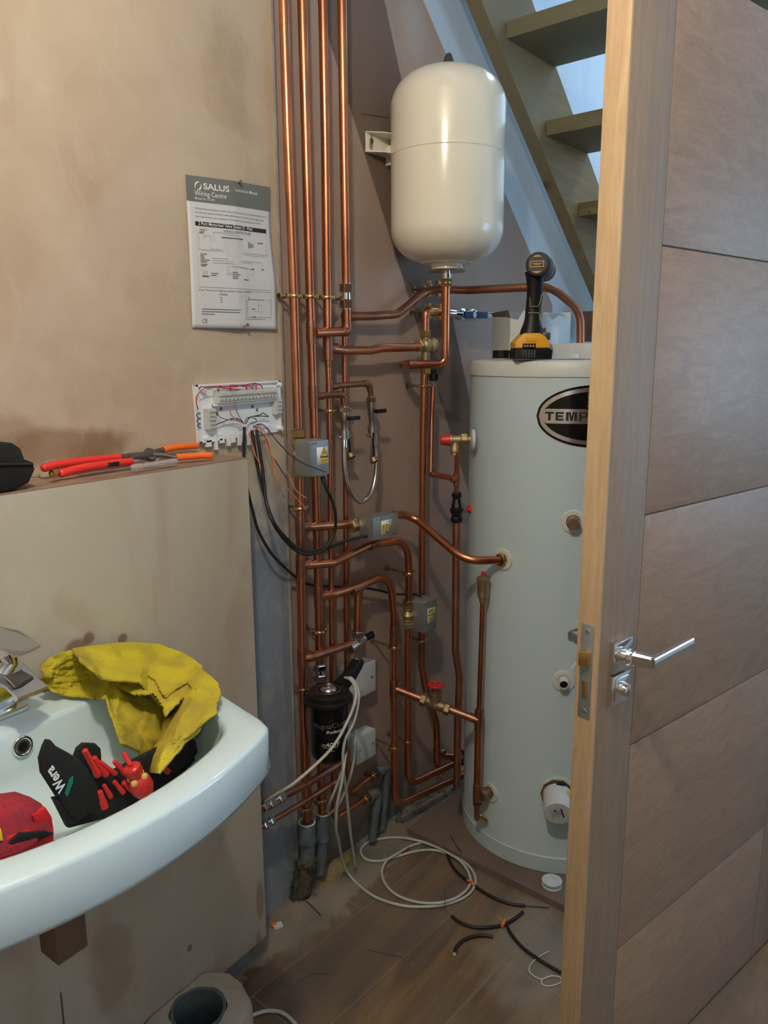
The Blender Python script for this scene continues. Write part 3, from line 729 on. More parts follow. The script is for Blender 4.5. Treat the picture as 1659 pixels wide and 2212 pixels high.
# branch three
PD = [at(P2, 1290), W(720, 1284, .06), W(838, 1240, .08), W(851, 1290, .085), W(852, 1480, .085), W(853, 1748, .085), W(1000, 1676, .09)]
PD = [at(P2, 1290), W(720, 1284, .06), W(775, 1266, .07), W(843, 1238, .08), W(851, 1330, .085), W(851, 1480, .085), W(853, 1742, .085), W(1000, 1674, .095)]
td = pipe('copper pipe arching from the second riser into the lower U bend', PD, R22, .055)
q = W(774, 1270, .07); tee(td, q, BD + ZU * .12, -ZU, R22, ln=.05)
for y in (1362, 1385): coupling(td, W(851, y, .085), ZU, R22, .028)
tee(td, W(851, 1487, .085), ZU, BD, R22, ln=.05)
bd = [q, W(772, 1365, .075)]; part('drop', MB().tube(bd, R22, 16), 'copper', td)
t = thing('bypass_valve', 'brass and chrome bypass valve with ribbed black knob', 'valve', W(772, 1392, .075))
c = W(772, 1388, .075); b = MB().lathe(c, ZU, [(-.012, .012), (.012, .013), (.014, .016), (.030, .016)], 20).hexnut(c + ZU * .025, ZU, .016, .0185)
b.lathe(c + BD * .012, -BD + V((0, 0, -.15)), [(0, .013), (.03, .013), (.032, .017), (.046, .017)], 20); part('body', b, 'nickel', t)
dk = (BD * .85 + NB * .25 + V((0, 0, .25))).normalized(); part('collar', MB().lathe(c + dk * .008, dk, [(0, .011), (.018, .010)], 18), 'steel', t)
b = MB(); A, B2, _ = basis(dk); rad = lambda k: .0095 if k % 2 else .0082
r0 = b._ring([c + dk * .026 + (A * math.cos(2 * PI * k / 20) + B2 * math.sin(2 * PI * k / 20)) * rad(k) for k in range(20)]); r1 = b._ring([c + dk * .052 + (A * math.cos(2 * PI * k / 20) + B2 * math.sin(2 * PI * k / 20)) * rad(k) for k in range(20)])
b._bridge(r0, r1); b.f.append(tuple(r0[::-1])); b.f.append(tuple(r1)); part('knob', b, 'black_plastic', t)
PF = [at(P1b, 1422), W(672, 1420, .062), W(760, 1391, .075)]
tf = pipe('copper stub rising from the left riser into the bypass valve', PF, R22, .02, m='copper_dull')
coupling(tf, W(681, 1417, .063), PF[2] - PF[1], R22, .02)

# gate valve and the pipe to the cylinder foot
cx_, cn = S(1055, 1710); CPX = cx_ + cn * .05
def CPz(y, x):                                    # vertical pipe standing in front of the cylinder
    return onY(x, y, CPX.y)
PH = [W(851, 1487, .085), W(900, 1507, .11), D(944, 1520, 2.12), D(1000, 1540, 2.02), CPz(1556, 1033)]
th = pipe('copper pipe from the U bend pipe through the red wheel valve to the tank drop', [PH[0], PH[4]], R22, 0, m='copper_dull')
tg = thing('gate_valve', 'bronze gate valve with red hand wheel', 'valve', PH[0].lerp(PH[4], .47))
g = PH[0].lerp(PH[4], .50); dg_ = UP(PH[0], PH[4])
b = MB().lathe(g - dg_ * .042, dg_, [(0, .016), (.014, .017), (.016, .014), (.030, .015), (.042, .019), (.055, .015), (.068, .014), (.070, .017), (.084, .016)], 20)
b.hexnut(g - dg_ * .036, dg_, .016, .0195).hexnut(g + dg_ * .036, dg_, .016, .0195).lathe(g, ZU, [(0, .017), (.028, .016), (.030, .018), (.038, .018)], 18); part('body', b, 'bronze_old', tg)
part('stem', MB().lathe(g + ZU * .036, ZU, [(0, .009), (.008, .009), (.009, .0055), (.022, .0055)], 16), 'bronze_old', tg)
wc = g + ZU * .058; b = MB().torus(wc, ZU, .019, .0042, 28, 10)
for k in range(4): b.tube([wc, wc + V((math.cos(k * PI / 2 + .4), math.sin(k * PI / 2 + .4), 0)) * .019], .003, 8)
b.lathe(wc - ZU * .003, ZU, [(0, .009), (.006, .009)], 16); part('hand_wheel', b, 'red_plastic', tg)
part('wheel_nut', MB().lathe(wc + ZU * .003, ZU, [(0, .006), (.002, .006), (.003, .003)], 14), 'steel', tg)
PV = [CPz(1297, 1043.3), CPz(1545, 1035)]
tt_ = thing('copper_pipe', 'copper pipe standing in front of the cylinder with a brass vent on top', 'pipe', CPz(1770, 1030))
part('upper_tube', MB().tube(PV, R15, 16), 'copper', tt_)
PL = [CPz(1535, 1035), CPz(1725, 1031)]; part('tube', MB().tube(PL, R22, 16), 'copper', tt_)
coupling(tt_, CPz(1538, 1035), ZU, R22, .014, 'reducer')
tee(tt_, CPz(1556, 1034.5), ZU, -dg_, R22, ln=.06)
low = CPz(1712, 1031); tdir = UP(low, cx_); tee(tt_, low, ZU, tdir, R22, ln=.055)
part('stub', MB().tube([low, cx_ - cn * .01], R22, 16), 'copper', tt_)
part('reducer', MB().lathe(CPz(1735, 1031), -ZU, [(0, .0125), (.006, .0125), (.012, .009), (.035, .009)], 16), 'copper_dull', tt_)
tav = thing('air_vent', 'brass automatic air vent with red cap', 'air vent', CPz(1305, 1043))
p = CPz(1300, 1043); b = MB().lathe(p, ZU, [(0, .010), (.010, .0105), (.012, .0135), (.016, .0135), (.017, .0155), (.060, .0160), (.063, .018), (.068, .018), (.070, .014), (.074, .008)], 24)
part('body', b, 'brass_cast', tav); part('cap', MB().lathe(p + ZU * .072, ZU, [(0, .0065), (.009, .0065), (.012, .004)], 16), 'red_plastic', tav)
td2 = thing('drain_cock', 'small brass drain cock at the foot of the pipe in front of the cylinder', 'drain cock', CPz(1775, 1030), 'brass drain cocks')
p = CPz(1760, 1031); part('body', MB().lathe(p + ZU * .012, -ZU, [(0, .0085), (.022, .009), (.026, .007), (.030, .004)], 14), 'bronze_old', td2)
part('spout', MB().lathe(p + ZU * .004, (-DN * -.0 + V((.45, -.45, -.55))), [(0, .005), (.008, .0045), (.01, .0065), (.036, .0068), (.037, .004)], 12), 'brass', td2)

# temperature relief valve, tundish and its discharge
rp, rn = S(1022, 945, .001)
rv = thing('relief_valve', 'brass relief valve with red cap on the upper left of the cylinder', 'valve', D(988, 975, 2.08))
DR = 2.08
a0, a1 = D(951, 951, DR), D(1019, 949, DR); dd = UP(a0, a1); ln = (a1 - a0).length
part('cap', MB().lathe(a0, dd, [(0, .010), (.002, .0125), (ln * .28, .0165), (ln * .31, .0165)], 20), 'red_plastic', rv)
b = MB().lathe(a0 + dd * ln * .30, dd, [(0, .0155), (ln * .07, .0158), (ln * .09, .0135), (ln * .34, .0135), (ln * .36, .0165), (ln * .52, .0165), (ln * .53, .009), (ln * .72, .009)], 20)
b.hexnut(a0 + dd * ln * .75, dd, .018, .018).lathe(a0 + dd * ln * .47, -ZU, [(0, .012), (.022, .0125), (.024, .0135), (.032, .0135), (.034, .0115), (.04, .012)], 20); part('body', b, 'brass_cast', rv)
part('seal', MB().lathe(a1 - dd * .004, dd, [(0, .014), (.004, .026), (.007, .028), (.012, .026)], 28), 'seal_white', rv)
d0_, d1_ = D(988, 985, DR), D(986, 1070, 2.12)
tq = pipe('thin copper discharge pipe under the red capped relief valve', [D(988, 975, DR), d1_], R15, 0)
jn = D(986, 1035, 2.105); tee(tq, jn, ZU, -BD + ZU * .1, R15, ln=.034, br=.02)
PJ = [W(936, 835, .07), W(933, 900, .07), W(931, 1024, .085), jn]
tj = pipe('thin copper pipe from the black collar down to the relief discharge', PJ, R15, .012)
elbow(tj, PJ[2], PJ[1] - PJ[2], PJ[3] - PJ[2], R15)
t = thing('pipe_collar', 'black plastic collar on the thin pipe under the brass valve', 'collar', W(937, 815, .07)); part('collar', MB().lathe(W(937, 798, .07), -ZU, [(0, .008), (.010, .008), (.012, .0125), (.02, .0135), (.03, .0125), (.032, .009)], 18), 'black_plastic', t)
tn = thing('tundish', 'black plastic tundish with an open window', 'tundish', D(986, 1128, 2.14))
hi, lo_ = D(986.5, 1064, 2.12), D(986, 1128, 2.14); ax = UP(hi, lo_); Lh = (lo_ - hi).length
b = MB().lathe(hi, ax, [(0, .0115), (Lh * .03, .0135), (Lh * .13, .0135), (Lh * .16, .0105), (Lh * .2, .011)], 24)
b.lathe(hi + ax * Lh * .56, ax, [(0, .0185), (Lh * .03, .0190), (Lh * .22, .0125), (Lh * .25, .0155), (Lh * .28, .0165), (Lh * .41, .0165), (Lh * .44, .0125)], 24)
A, B2, _ = basis(ax)
for k in range(4):
    an = PI / 4 + k * PI / 2 + math.atan2(-cf.x, -cf.y) * 0; rdir = (cr * math.cos(an) + (cr.cross(ax)) * math.sin(an)).normalized(); tn_ = rdir.cross(ax)
    p0, p1 = hi + ax * Lh * .17 + rdir * .0095, hi + ax * Lh * .58 + rdir * .0175
    b.prism([p0 - tn_ * .0028, p0 + tn_ * .0028, p1 + tn_ * .0032, p1 - tn_ * .0032], rdir * -.0025)
part('funnel', b, 'black_plastic', tn)
P6 = [D(986, 1124, 2.14), D(985, 1290, 2.165), D(984, 1405, 2.18), D(993, 1462, 2.2), D(989, 1560, 2.22), D(987, 1700, 2.25)]
t6 = pipe('dark copper discharge pipe from the tundish down behind the cylinder edge', P6, R22, .05, m='copper_dull')

# waste stubs low on the left going under the basin
PW1 = [W(742, 1646, .12), W(660, 1695, .115), W(605, 1724, .11), W(540, 1757, .105)]
tw = pipe('upper of two copper pipes running low towards the basin boxing', PW1, R22 * .85, 0, m='copper_dull')
compression(tw, W(596, 1728, .11), BD, R22 * .85, 'chrome', .05); compression(tw, W(577, 1738, .108), BD, R22 * .85, 'nickel', .03, 'end_fitting')
PW2 = [W(735, 1682, .10), W(660, 1730, .105), W(590, 1772, .105), W(545, 1798, .105)]
tw2 = pipe('lower of two copper pipes running low towards the basin boxing', PW2, R15, 0, m='copper_dull')
compression(tw2, W(580, 1777, .105), BD, R15, 'chrome', .034)

# grey waste sleeves
def sleeve_pipe(label, x0, y0, x1, y1, o, r):
    t = thing('grey_sleeve', label, 'pipe sleeve', W(x1, y1, o), 'grey plastic pipe sleeves')
    a, b_ = W(x0, y0, o), W(x1, y1, o); d = UP(a, b_); ln = (b_ - a).length
    part('tube', MB().lathe(a, d, [(ln * .1, r), (ln, r)], 22), 'pvc_grey', t)
    part('socket', MB().lathe(a, d, [(.004, R22 + .001), (0, R22 + .0015), (0, r + .003), (ln * .34, r + .003), (ln * .38, r + .005), (ln * .44, r + .005), (ln * .47, r)], 24), 'pvc_grey', t)
    part('rim', MB().torus(a, d, r + .001, .0022, 24, 8), 'seal_white', t); return t
sleeve_pipe('wide grey plastic sleeve around the foot of the leftmost riser', 663, 1776, 664, 1868, O1, .020)
sleeve_pipe('narrower grey plastic sleeve beside the wide one at the wall foot', 697, 1757, 692, 1885, O1, .015)
t = thing('foam_lagging', 'ragged dark foam lagging at the foot of the grey sleeve', 'lagging', W(650, 1925, .05))
b = MB(); a, b_ = W(664, 1850, .05), onZ(648, 1930, .0)
b.lathe(a, b_ - a, [(0, .020), (.03, .026), (.07, .029), (.12, .03), ((b_ - a).length, .034)], 26)
for v in b.v: v += V((noise.noise(v * 60), noise.noise(v * 60 + V((3, 1, 2))), noise.noise(v * 60 + V((1, 8, 2))))) * .010
part('foam', b, 'dirt', t)
b2 = MB(); rnd_ = random.Random(4)
for k in range(220):
    q = a.lerp(b_, rnd_.uniform(.15, 1.0)); an = rnd_.uniform(0, 2 * PI); rd = V((math.cos(an), math.sin(an), rnd_.uniform(-.6, .6)))
    q = q + V((rd.x, rd.y, 0)) * rnd_.uniform(.015, .032); e = q + rd * rnd_.uniform(.008, .022); e.z = max(e.z, .001); q.z = max(q.z, .001)
    b2.tube([q, q.lerp(e, .5) + V((rnd_.uniform(-.004, .004), rnd_.uniform(-.004, .004), .002)), e], .0006, 4)
fz = part('hairs', b2, 'dirt', t); fz['kind'] = 'stuff'
for lab, x0, y0, x1, y1, ye, o in (('grey plastic elbow at the end of the upper of the two low right pipes', 815, 1670, 838, 1653, 1790, .03), ('grey plastic elbow at the end of the lower of the two low right pipes', 797, 1722, 818, 1707, 1815, .05)):
    t = thing('grey_elbow', lab, 'pipe elbow', W(x1, ye, o), 'grey plastic floor elbows')
    p0, p1, p2 = W(x0, y0, o), W(x1, y1, o), W(x1 - 14, ye, o)
    part('tube', MB().tube(fillet([p0, p1, p2], .018), .0125, 18), 'pvc_grey', t); part('collar', MB().lathe(p0, p1 - p0, [(0, .009), (0, .0155), (.018, .0155), (.02, .0125)], 20), 'pvc_grey', t)

# clips: every one with its own place
for lab, x, y, o, r, mm in (
    ('brass pipe clip on the leftmost riser, level with the foot of the paper sheet', 635, 640, O1, R22, 'brass'),
    ('brass pipe clip on the second riser, level with the foot of the paper sheet', 670, 641, O1, R22, 'brass'),
    ('brass pipe clip on the third riser, level with the foot of the paper sheet', 706, 643, O1, R22, 'brass'),
    ('brass pipe clip behind the chrome nut of the right riser', 748, 645, .042, .009, 'brass_cast'),
    ('brass pipe clip on the thin third pipe, left of the black valve levers', 713, 888, O1, R15, 'brass'),
    ('dull pipe clip behind the left isolating valve', 745, 886, .028, R15, 'brass_cast'),
    ('brass pipe clip on the leftmost riser where the loose orange wire ends', 648, 1098, O1, R22, 'brass'),
    ('brass pipe clip on the leftmost riser beside the rim of the black filter', 655, 1487, O1, R22, 'brass'),
    ('brass pipe clip on the second riser, left of the bypass valve', 690, 1364, O1, R22, 'brass'),
    ('brass pipe clip just above the narrower grey sleeve', 695, 1727, O1, R22, 'brass'),
    ('brass pipe clip just above the wide grey sleeve', 661, 1745, O1, R22, 'brass_cast'),
    ('brass pipe clip under the hexagonal nut of the blending valve', 915, 834, .057, R22, 'brass'),
    ('brass pipe clip right under the lowest valve box', 911, 1383, .055, R22, 'brass'),
    ('brass pipe clip above the lowest valve box where the arch comes down', 884, 1238, .085, R22, 'brass'),
    ('brass pipe clip left of the lowest valve box, below two couplings', 852, 1397, .085, R22, 'brass'),
    ('brass pipe clip on the outer U bend pipe, right of the lower switch plate', 852, 1613, .085, R22, 'brass'),
    ('brass pipe clip on the inner U bend pipe', 881, 1600, .075, R22, 'brass')):
    clip(lab, W(x, y, o), r, ZU, m=mm)
for lab, x, y, o, r, dv in (('left of two clips where the sloping pipe levels off', 925, 624, .05, R22, 0), ('right of two clips where the sloping pipe levels off', 946, 624, .052, R22, 0), ('left clip on the short elbow above the brass valve', 925, 672, .06, R22, 0), ('right clip on the short elbow above the brass valve', 947, 673, .06, R22, 0),
    ('clip on the lower of the two low right copper pipes', 789, 1727, O1, R15, 1), ('clip on the upper of the two low right copper pipes', 805, 1677, .028, R15, 1)):
    clip(lab + ', brass', W(x, y, o), r, BD + ZU * (.25 if dv else 0), m='brass')

# ================================================================ expansion vessel
VX = D(967, 340, 1.97); VX = V((VX.x, VX.y, 0)); VR = .1455
zv = lambda y: onY(967, y, VX.y).z
ve = thing('expansion_vessel', 'large cream white expansion vessel hanging high on the wall', 'expansion vessel', VX + ZU * zv(340))
zt_, zb_ = zv(150), zv(572); zs1, zs2 = zt_ - .085, zb_ + .085; zm = zv(340)
prof = [(zb_, .030)]
for k in range(1, 11): a = k / 10 * PI / 2; prof.append((zs2 - math.cos(a) ** 1.15 * (zs2 - zb_), VR * math.sin(a) ** .62 if math.sin(a) > .25 else .03 + VR * math.sin(a) ** .62 * .8))
prof += [(zm - .002, VR), (zm, VR + .0012), (zm + .004, VR + .0012), (zm + .005, VR)]
for k in range(0, 11): a = (1 - k / 10) * PI / 2; prof.append((zs1 + math.cos(a) ** 1.15 * (zt_ - zs1), max(VR * math.sin(a) ** .62, .001)))
part('body', MB().lathe(VX, ZU, prof, 96), 'vessel_white', ve, sharp=22)
part('cap', MB().lathe(VX + ZU * (zt_ - .004), ZU, [(0, .020), (.012, .018), (.030, .011), (.040, .007), (.043, .002)], 20), 'grey_dark', ve)
part('neck', MB().lathe(VX + ZU * (zb_ - .014), ZU, [(0, .041), (.002, .043), (.012, .041), (.03, .045)], 32), 'vessel_white', ve)
part('flange', MB().lathe(VX + ZU * (zb_ - .020), ZU, [(0, .030), (.0015, .048), (.004, .050), (.006, .048), (.007, .03)], 36), 'nickel', ve)
part('spigot', MB().lathe(VX + ZU * (zb_ - .042), ZU, [(0, .012), (.024, .012)], 18), 'chrome', ve)
br = thing('wall_bracket', 'cream slotted wall bracket at the left of the white vessel', 'bracket', W(815, 310, .02)); A_, B_ = W(789, 284, .004), W(789, 328, .004)
zt2, zb2 = A_.z, B_.z; s_l = (A_ - B0).dot(BD); w_ = .16
for nm, o0, z0, z1 in (('web', .0, zb2, zt2),):
    p = lambda s, o, z: BW(s, o, z)
    part('plate', MB().box(p(s_l + w_ / 2, .0045, (z0 + z1) / 2), BD * (w_ / 2), NB * .0012, (0, 0, (z1 - z0) / 2), .001), 'vessel_white', br)
    for z in (z0, z1): part('flange', MB().prism([p(s_l, .003, z), p(s_l + w_, .003, z), p(s_l + w_, .075, z), p(s_l + .035, .040, z), p(s_l, .008, z)], (0, 0, .002 if z == z0 else -.002)), 'vessel_white', br)
part('slot', MB().lathe(BW(s_l + .02, .0058, zb2 + .018), NB, [(0, .0075), (.0006, .0075)], 20, 1, 1.3).box(BW(s_l + .022, .0061, zb2 + .032), BD * .0035, NB * .0003, (0, 0, .012)), 'plaster_brown', br)
part('screw', MB().lathe(BW(s_l + .021, .005, zt2 - .018), NB, [(0, .0065), (.003, .0065), (.0045, .004)], 14), 'bronze_old', br)
bk = MB().box(VX + ZU * (zm + .02) - NB * (VR + .012), BD * .05, NB * .018, (0, 0, .024), .002); part('mount', bk, 'vessel_white', ve)
pz = onY(960, 787, VX.y).z; ev = V((VX.x, VX.y, pz))
PVp = [V((VX.x, VX.y, zb_ - .035)), ev, W(879, 787, .10), W(872, 787, .0)]
tvp = pipe('copper drop pipe from the white vessel turning left under the blending valve', PVp, R22, .022, base=ev)
coupling(tvp, V((VX.x, VX.y, pz + .022)), ZU, R22, .02); compression(tvp, V((VX.x, VX.y, zb_ - .046)), ZU, R22, 'brass', .02)
coupling(tvp, PVp[2].lerp(ev, .14), ev - PVp[2], R22, .02)

# ================================================================ motorised valve boxes
def tri_label(parent, C_, eu, ev_, n, wd, ht, mode):
    C_, eu, ev_, n = V(C_), V(eu).normalized(), V(ev_).normalized(), V(n).normalized()
    P = lambda u, v, o: C_ + eu * (u * wd) + ev_ * (v * ht) + n * o
    lb = part('warning_label', MB().poly([P(-.5, -.5, .0004), P(.5, -.5, .0004), P(.5, .5, .0004), P(-.5, .5, .0004)]), 'label_white', parent, solid=.0004)
    part('yellow_field', MB().poly([P(-.22, -.46, .0008), P(.47, -.46, .0008), P(.47, -.16, .0008), P(-.22, -.16, .0008)]), 'label_yellow', lb)
    def tri(s, o, m_, nm):
        cu, cv = .12, .17; pts = [P(cu + s * x, cv + s * y * .9, o) for x, y in ((-.36, -.30), (.36, -.30), (0, .36))]; part(nm, MB().poly(pts), m_, lb)
    tri(1.0, .0008, 'ink', 'triangle_border'); tri(.76, .0010, 'label_yellow', 'triangle')
    part('lightning_bolt', MB().poly([P(.16, .34, .0012), P(.05, .15, .0012), (P(.11, .16, .0012)), P(.07, -.04, .0012), P(.20, .19, .0012), P(.13, .18, .0012)]), 'ink', lb)
    m_ = MB()
    for k in range(3): 
        v = -.22 - k * .08; m_.quad(P(-.16, v, .0011), P(.40, v, .0011), P(.40, v - .035, .0011), P(-.16, v - .035, .0011))
    part('lettering', m_, 'ink_grey', lb)
def actuator(label, xe, yt, yb, xr, off, dep, mode, body_px, body_axis, bo):
    a, b_, c_ = W(xe, yt, off), W(xe, yb, off), W(xr, (yt + yb) / 2, off)
    z1, z0 = a.z, b_.z; s0_ = ((a + b_) / 2 - B0).dot(BD); s1_ = (c_ - B0).dot(BD); wd = s1_ - s0_; h = z1 - z0
    t = thing('motorised_valve', label, 'valve', BW(s0_, off, z0))
    cc = BW((s0_ + s1_) / 2, off - dep / 2, (z0 + z1) / 2)
    bx_ = part('actuator_box', MB().box(cc, BD * (wd / 2), NB * (dep / 2), ZU * (h / 2), .0022), 'zinc', t)
    fc = BW((s0_ + s1_) / 2, off, (z0 + z1) / 2); U, Vv = BD, ZU
    if mode == 0: tri_label(bx_, fc + U * wd * .14 + Vv * h * .06, U, Vv, NB, wd * .62, h * .50, 0)
    if mode == 1: tri_label(bx_, fc + U * wd * .02 - Vv * h * .0, Vv * -1, U, NB, h * .62, wd * .42, 0)
    if mode == 2: tri_label(bx_, fc + U * wd * .10 + Vv * h * .0, U * -1, Vv * -1, NB, wd * .60, h * .50, 0)
    for (u_, v_) in ((.12, .93), (.30, .93), (.80, .08)):
        part('slot', MB().box(BW(s0_ + wd * u_, off + .0002, z0 + h * v_), BD * .004, NB * .0003, ZU * .0012), 'steel_dark', bx_)
    p = W(*body_px, bo); d = V(body_axis); b = MB().lathe(p - d * .032, d, [(0, .013), (.016, .014), (.018, .011), (.022, .013), (.032, .019), (.042, .013), (.046, .011), (.048, .014), (.064, .013)], 20)
    part('valve_body', b, 'brass_cast', t)
    for s in (-1, 1): part('nut', MB().hexnut(p + d * (.031 * s), d, .016, .0185), 'brass_cast', t)
    return t, (s0_, s1_, z0, z1, off)
va, ga = actuator('grey metal valve box on the leftmost riser beside the wiring board', 671, 954, 1031, 711, .125, .052, 0, (645, 982), ZU, O1)
for y, m_ in ((936, 'brass'), (1024, 'brass_cast')): part('nut', MB().hexnut(W(645, y, O1), ZU, .017, .0185), m_, va)
vb, gb = actuator('grey metal valve box lying sideways on the horizontal branch to the cylinder', 806, 1121, 1169, 861, .135, .048, 1, (778, 1131), BD, .07)
part('nut', MB().hexnut(W(766, 1132, .068), BD, .018, .0195), 'brass_cast', vb)
vc, gc = actuator('lowest grey metal valve box with its label upside down', 915, 1304, 1368, 943, .13, .075, 2, (881, 1328), ZU, .078)
part('nut', MB().hexnut(W(881, 1302, .08), ZU, .014, .0165), 'brass', vc)

# ================================================================ magnetic filter
FA = W(711, 1560, .15); FA = V((FA.x, FA.y, 0)); zf = lambda y: onY(711, y, FA.y).z
mf = thing('magnetic_filter', 'black canister magnetic filter with lever lid and white lettering', 'filter', FA + ZU * zf(1640))
z0, z1 = zf(1636), zf(1510); RF = .0475
part('canister', MB().lathe(FA, ZU, [(z0 - .004, .030), (z0, RF - .012), (z0 + .012, RF - .003), (z0 + .02, RF - .002), (z1 - .02, RF), (z1 - .012, RF + .002), (z1, RF + .003)], 48), 'black_gloss', mf)
part('lid', MB().lathe(FA, ZU, [(z1 - .004, RF + .006), (z1 - .001, RF + .013), (z1 + .006, RF + .013), (z1 + .010, RF + .006), (z1 + .020, RF + .005), (z1 + .023, RF + .0), (z1 + .027, RF - .008), (z1 + .0275, .022), (z1 + .025, .022)], 48), 'black_plastic', mf)
zl = z1 + .0255
part('dome', MB().lathe(FA, ZU, [(zl, .021), (zl + .004, .0195), (zl + .008, .014), (zl + .010, .007), (zl + .016, .0065), (zl + .018, .004)], 28), 'nickel', mf)
part('ring_mark', MB().torus(FA + ZU * (z1 + .0272), ZU, .030, .0006, 36, 6), 'nickel', mf)
hd = (W(800, 1455, .13) - (FA + ZU * (z1 + .02))); hu = V((hd.x, hd.y, 0)).normalized(); sd = hu.cross(ZU)
q0 = FA + ZU * (z1 + .012)
pts = [(.030, -.006), (.045, -.008), (.078, .004), (.105, .024), (.112, .034), (.108, .041), (.094, .043), (.084, .037), (.074, .030), (.068, .032), (.060, .024), (.030, .016)]
part('lever', MB().prism([q0 + hu * a * 1.22 + ZU * (b * 1.25 - .002) + sd * .012 for a, b in pts], sd * -.024, .002), 'black_plastic', mf)
part('lever_ring', MB().torus(q0 + hu * .119 + ZU * .050, (ZU * 1 + hu * -.3), .0062, .0016, 20, 6), 'steel', mf)
ca = math.atan2((CAM - FA).y, (CAM - FA).x)
def onF(x, z): a = ca + x / RF + .08; return V((FA.x + (RF + .0012) * math.cos(a), FA.y + (RF + .0012) * math.sin(a), z))
zt1 = zf(1556)
m_ = MB().text('MagnaClean', (0, 0, 0), (1, 0, 0), (0, 0, 1), .0185, fn=lambda x, y: onF(-.046 + x, zt1 + y + x * .05), bold=.006); part('lettering', m_, 'nickel', mf)
m_ = MB().text('Professional', (0, 0, 0), (1, 0, 0), (0, 0, 1), .0115, fn=lambda x, y: onF(-.012 + x, zt1 - .012 + y + x * .05), bold=.012, shear=.25); part('lettering', m_, 'print_white', mf)
m_ = MB().text('ADEY', (0, 0, 0), (1, 0, 0), (0, 0, 1), .0135, fn=lambda x, y: onF(-.014 + x, zt1 - .045 + y), bold=.02, shear=.3)
for (a0_, b0_, zz) in ((-.019, .016, -.049), (-.013, .008, -.058), (-.022, -.013, -.041), (-.024, -.015, -.045)):
    pp = [onF(a0_ + (b0_ - a0_) * k / 6, zt1 + zz) for k in range(7)]
    for a, b in zip(pp, pp[1:]): m_.quad(a, b, b + ZU * .0010, a + ZU * .0010)
part('lettering', m_, 'print_white', mf)
part('port', MB().tube([W(692, 1530, O1), FA + ZU * zf(1530)], .016, 16), 'black_plastic', mf)
part('port', MB().tube([W(692, 1610, O1), FA + ZU * zf(1600)], .016, 16), 'black_plastic', mf)

# switch plates
def plate(label, x0, x1, y0, y1, off, extra):
    a, b_ = W(x0, (y0[0] + y1[0]) / 2, off), W(x1, (y0[1] + y1[1]) / 2, off); s0_, s1_ = (a - B0).dot(BD), (b_ - B0).dot(BD)
    z1, z0 = W(x1, y0[1], off).z, W(x1, y1[1], off).z
    t = thing('switch_plate', label, 'switch plate', BW((s0_ + s1_) / 2, 0, z0), 'white electrical plates')
    part('back_box', MB().box(BW((s0_ + s1_) / 2, (off - .008) / 2 + .0005, (z0 + z1) / 2), BD * ((s1_ - s0_) / 2 - .001), NB * ((off - .009) / 2), ZU * ((z1 - z0) / 2 - .001), .003), 'white_plastic', t)
    f_ = part('front_plate', MB().box(BW((s0_ + s1_) / 2, off - .004, (z0 + z1) / 2), BD * ((s1_ - s0_) / 2), NB * .004, ZU * ((z1 - z0) / 2), .003), 'white_plastic', t)
    for s_ in (.16, .84): part('screw', MB().lathe(BW(s0_ + (s1_ - s0_) * s_, off, (z0 + z1) / 2), NB, [(0, .004), (.0006, .0035)], 14), 'steel', f_)
    if extra: part('fuse_carrier', MB().box(BW(s0_ + (s1_ - s0_) * .5, off + .0008, (z0 + z1) / 2), BD * .007, NB * .001, ZU * .014, .0006), 'white_plastic', f_)
plate('upper white switch plate half hidden behind the black filter lever', 752, 812, (1440, 1425), (1512, 1491), .042, False)
plate('lower white fused spur plate to the right of the black filter', 771, 812, (1590, 1573), (1653, 1630), .042, True)

# ================================================================ hot water cylinder
zc0, zc1 = .02, 1.416
hw = thing('water_cylinder', 'tall white hot water cylinder with black and silver oval badge', 'water cylinder', (CC.x, CC.y, .02))
part('body', MB().lathe(CC, ZU, [(zc0, CRD - .004), (zc0 + .004, CRD), (.07, CRD), (.072, CRD - .0006), (1.374, CRD - .0006)], 96), 'cylinder_white', hw)
part('cap', MB().lathe(CC, ZU, [(1.375, CRD + .0018), (1.378, CRD + .0022), (zc1 - .012, CRD + .001), (zc1 - .004, CRD - .003), (zc1, CRD - .012), (zc1 + .0005, .001)], 96), 'cap_white', hw)
part('skirt', MB().lathe(CC, ZU, [(zc0, CRD), (zc0 + .001, CRD + .0025), (.066, CRD + .0025), (.068, CRD)], 96), 'cylinder_white', hw)
def port(x, y, r0, inner, nm='port', m='seal_white'):
    p, n = S(x, y); t = part(nm, MB().lathe(p - n * .002, n, [(0, r0), (.0035, r0), (.005, r0 - .002), (.0052, r0 * .6), (.002, r0 * .58)], 36), m, hw)
    return p, n, t
p, n, r_ = port(1238, 1127, .030, 0); part('plug', MB().lathe(p, n, [(0, .017), (.010, .017), (.011, .013), (.026, .013)], 20).hexnut(p + n * .022, n, .014, .0165), 'bronze_old', r_)
p, n, r_ = port(1086, 1208, .030, 0); part('nut', MB().lathe(p, n, [(0, .016), (.008, .016), (.009, .013)], 6).torus(p + n * .012, n, .0145, .003, 20, 8), 'brass', r_)
p, n, r_ = port(1058, 1711, .030, 0); part('nut', MB().lathe(p, n, [(0, .015), (.020, .015), (.024, .018), (.034, .016)], 20), 'bronze_old', r_)
p, n, r_ = port(1217, 1471, .030, 0); part('nozzle', MB().lathe(p, n, [(0, .013), (.026, .0125), (.0262, .0105), (.006, .0105), (.0061, .001)], 24), 'seal_white', r_)
part('bore', MB().lathe(p + n * .007, n, [(0, .0104), (.014, .0104)], 20), 'black_plastic', r_)
p, n, r_ = port(1252, 1447, .022, 0)
p, n = S(1204, 1716); part('opening_rim', MB().lathe(p - n * .004, n, [(0, .052), (.007, .052), (.0072, .046), (.001, .046)], 10), 'seal_white', hw)
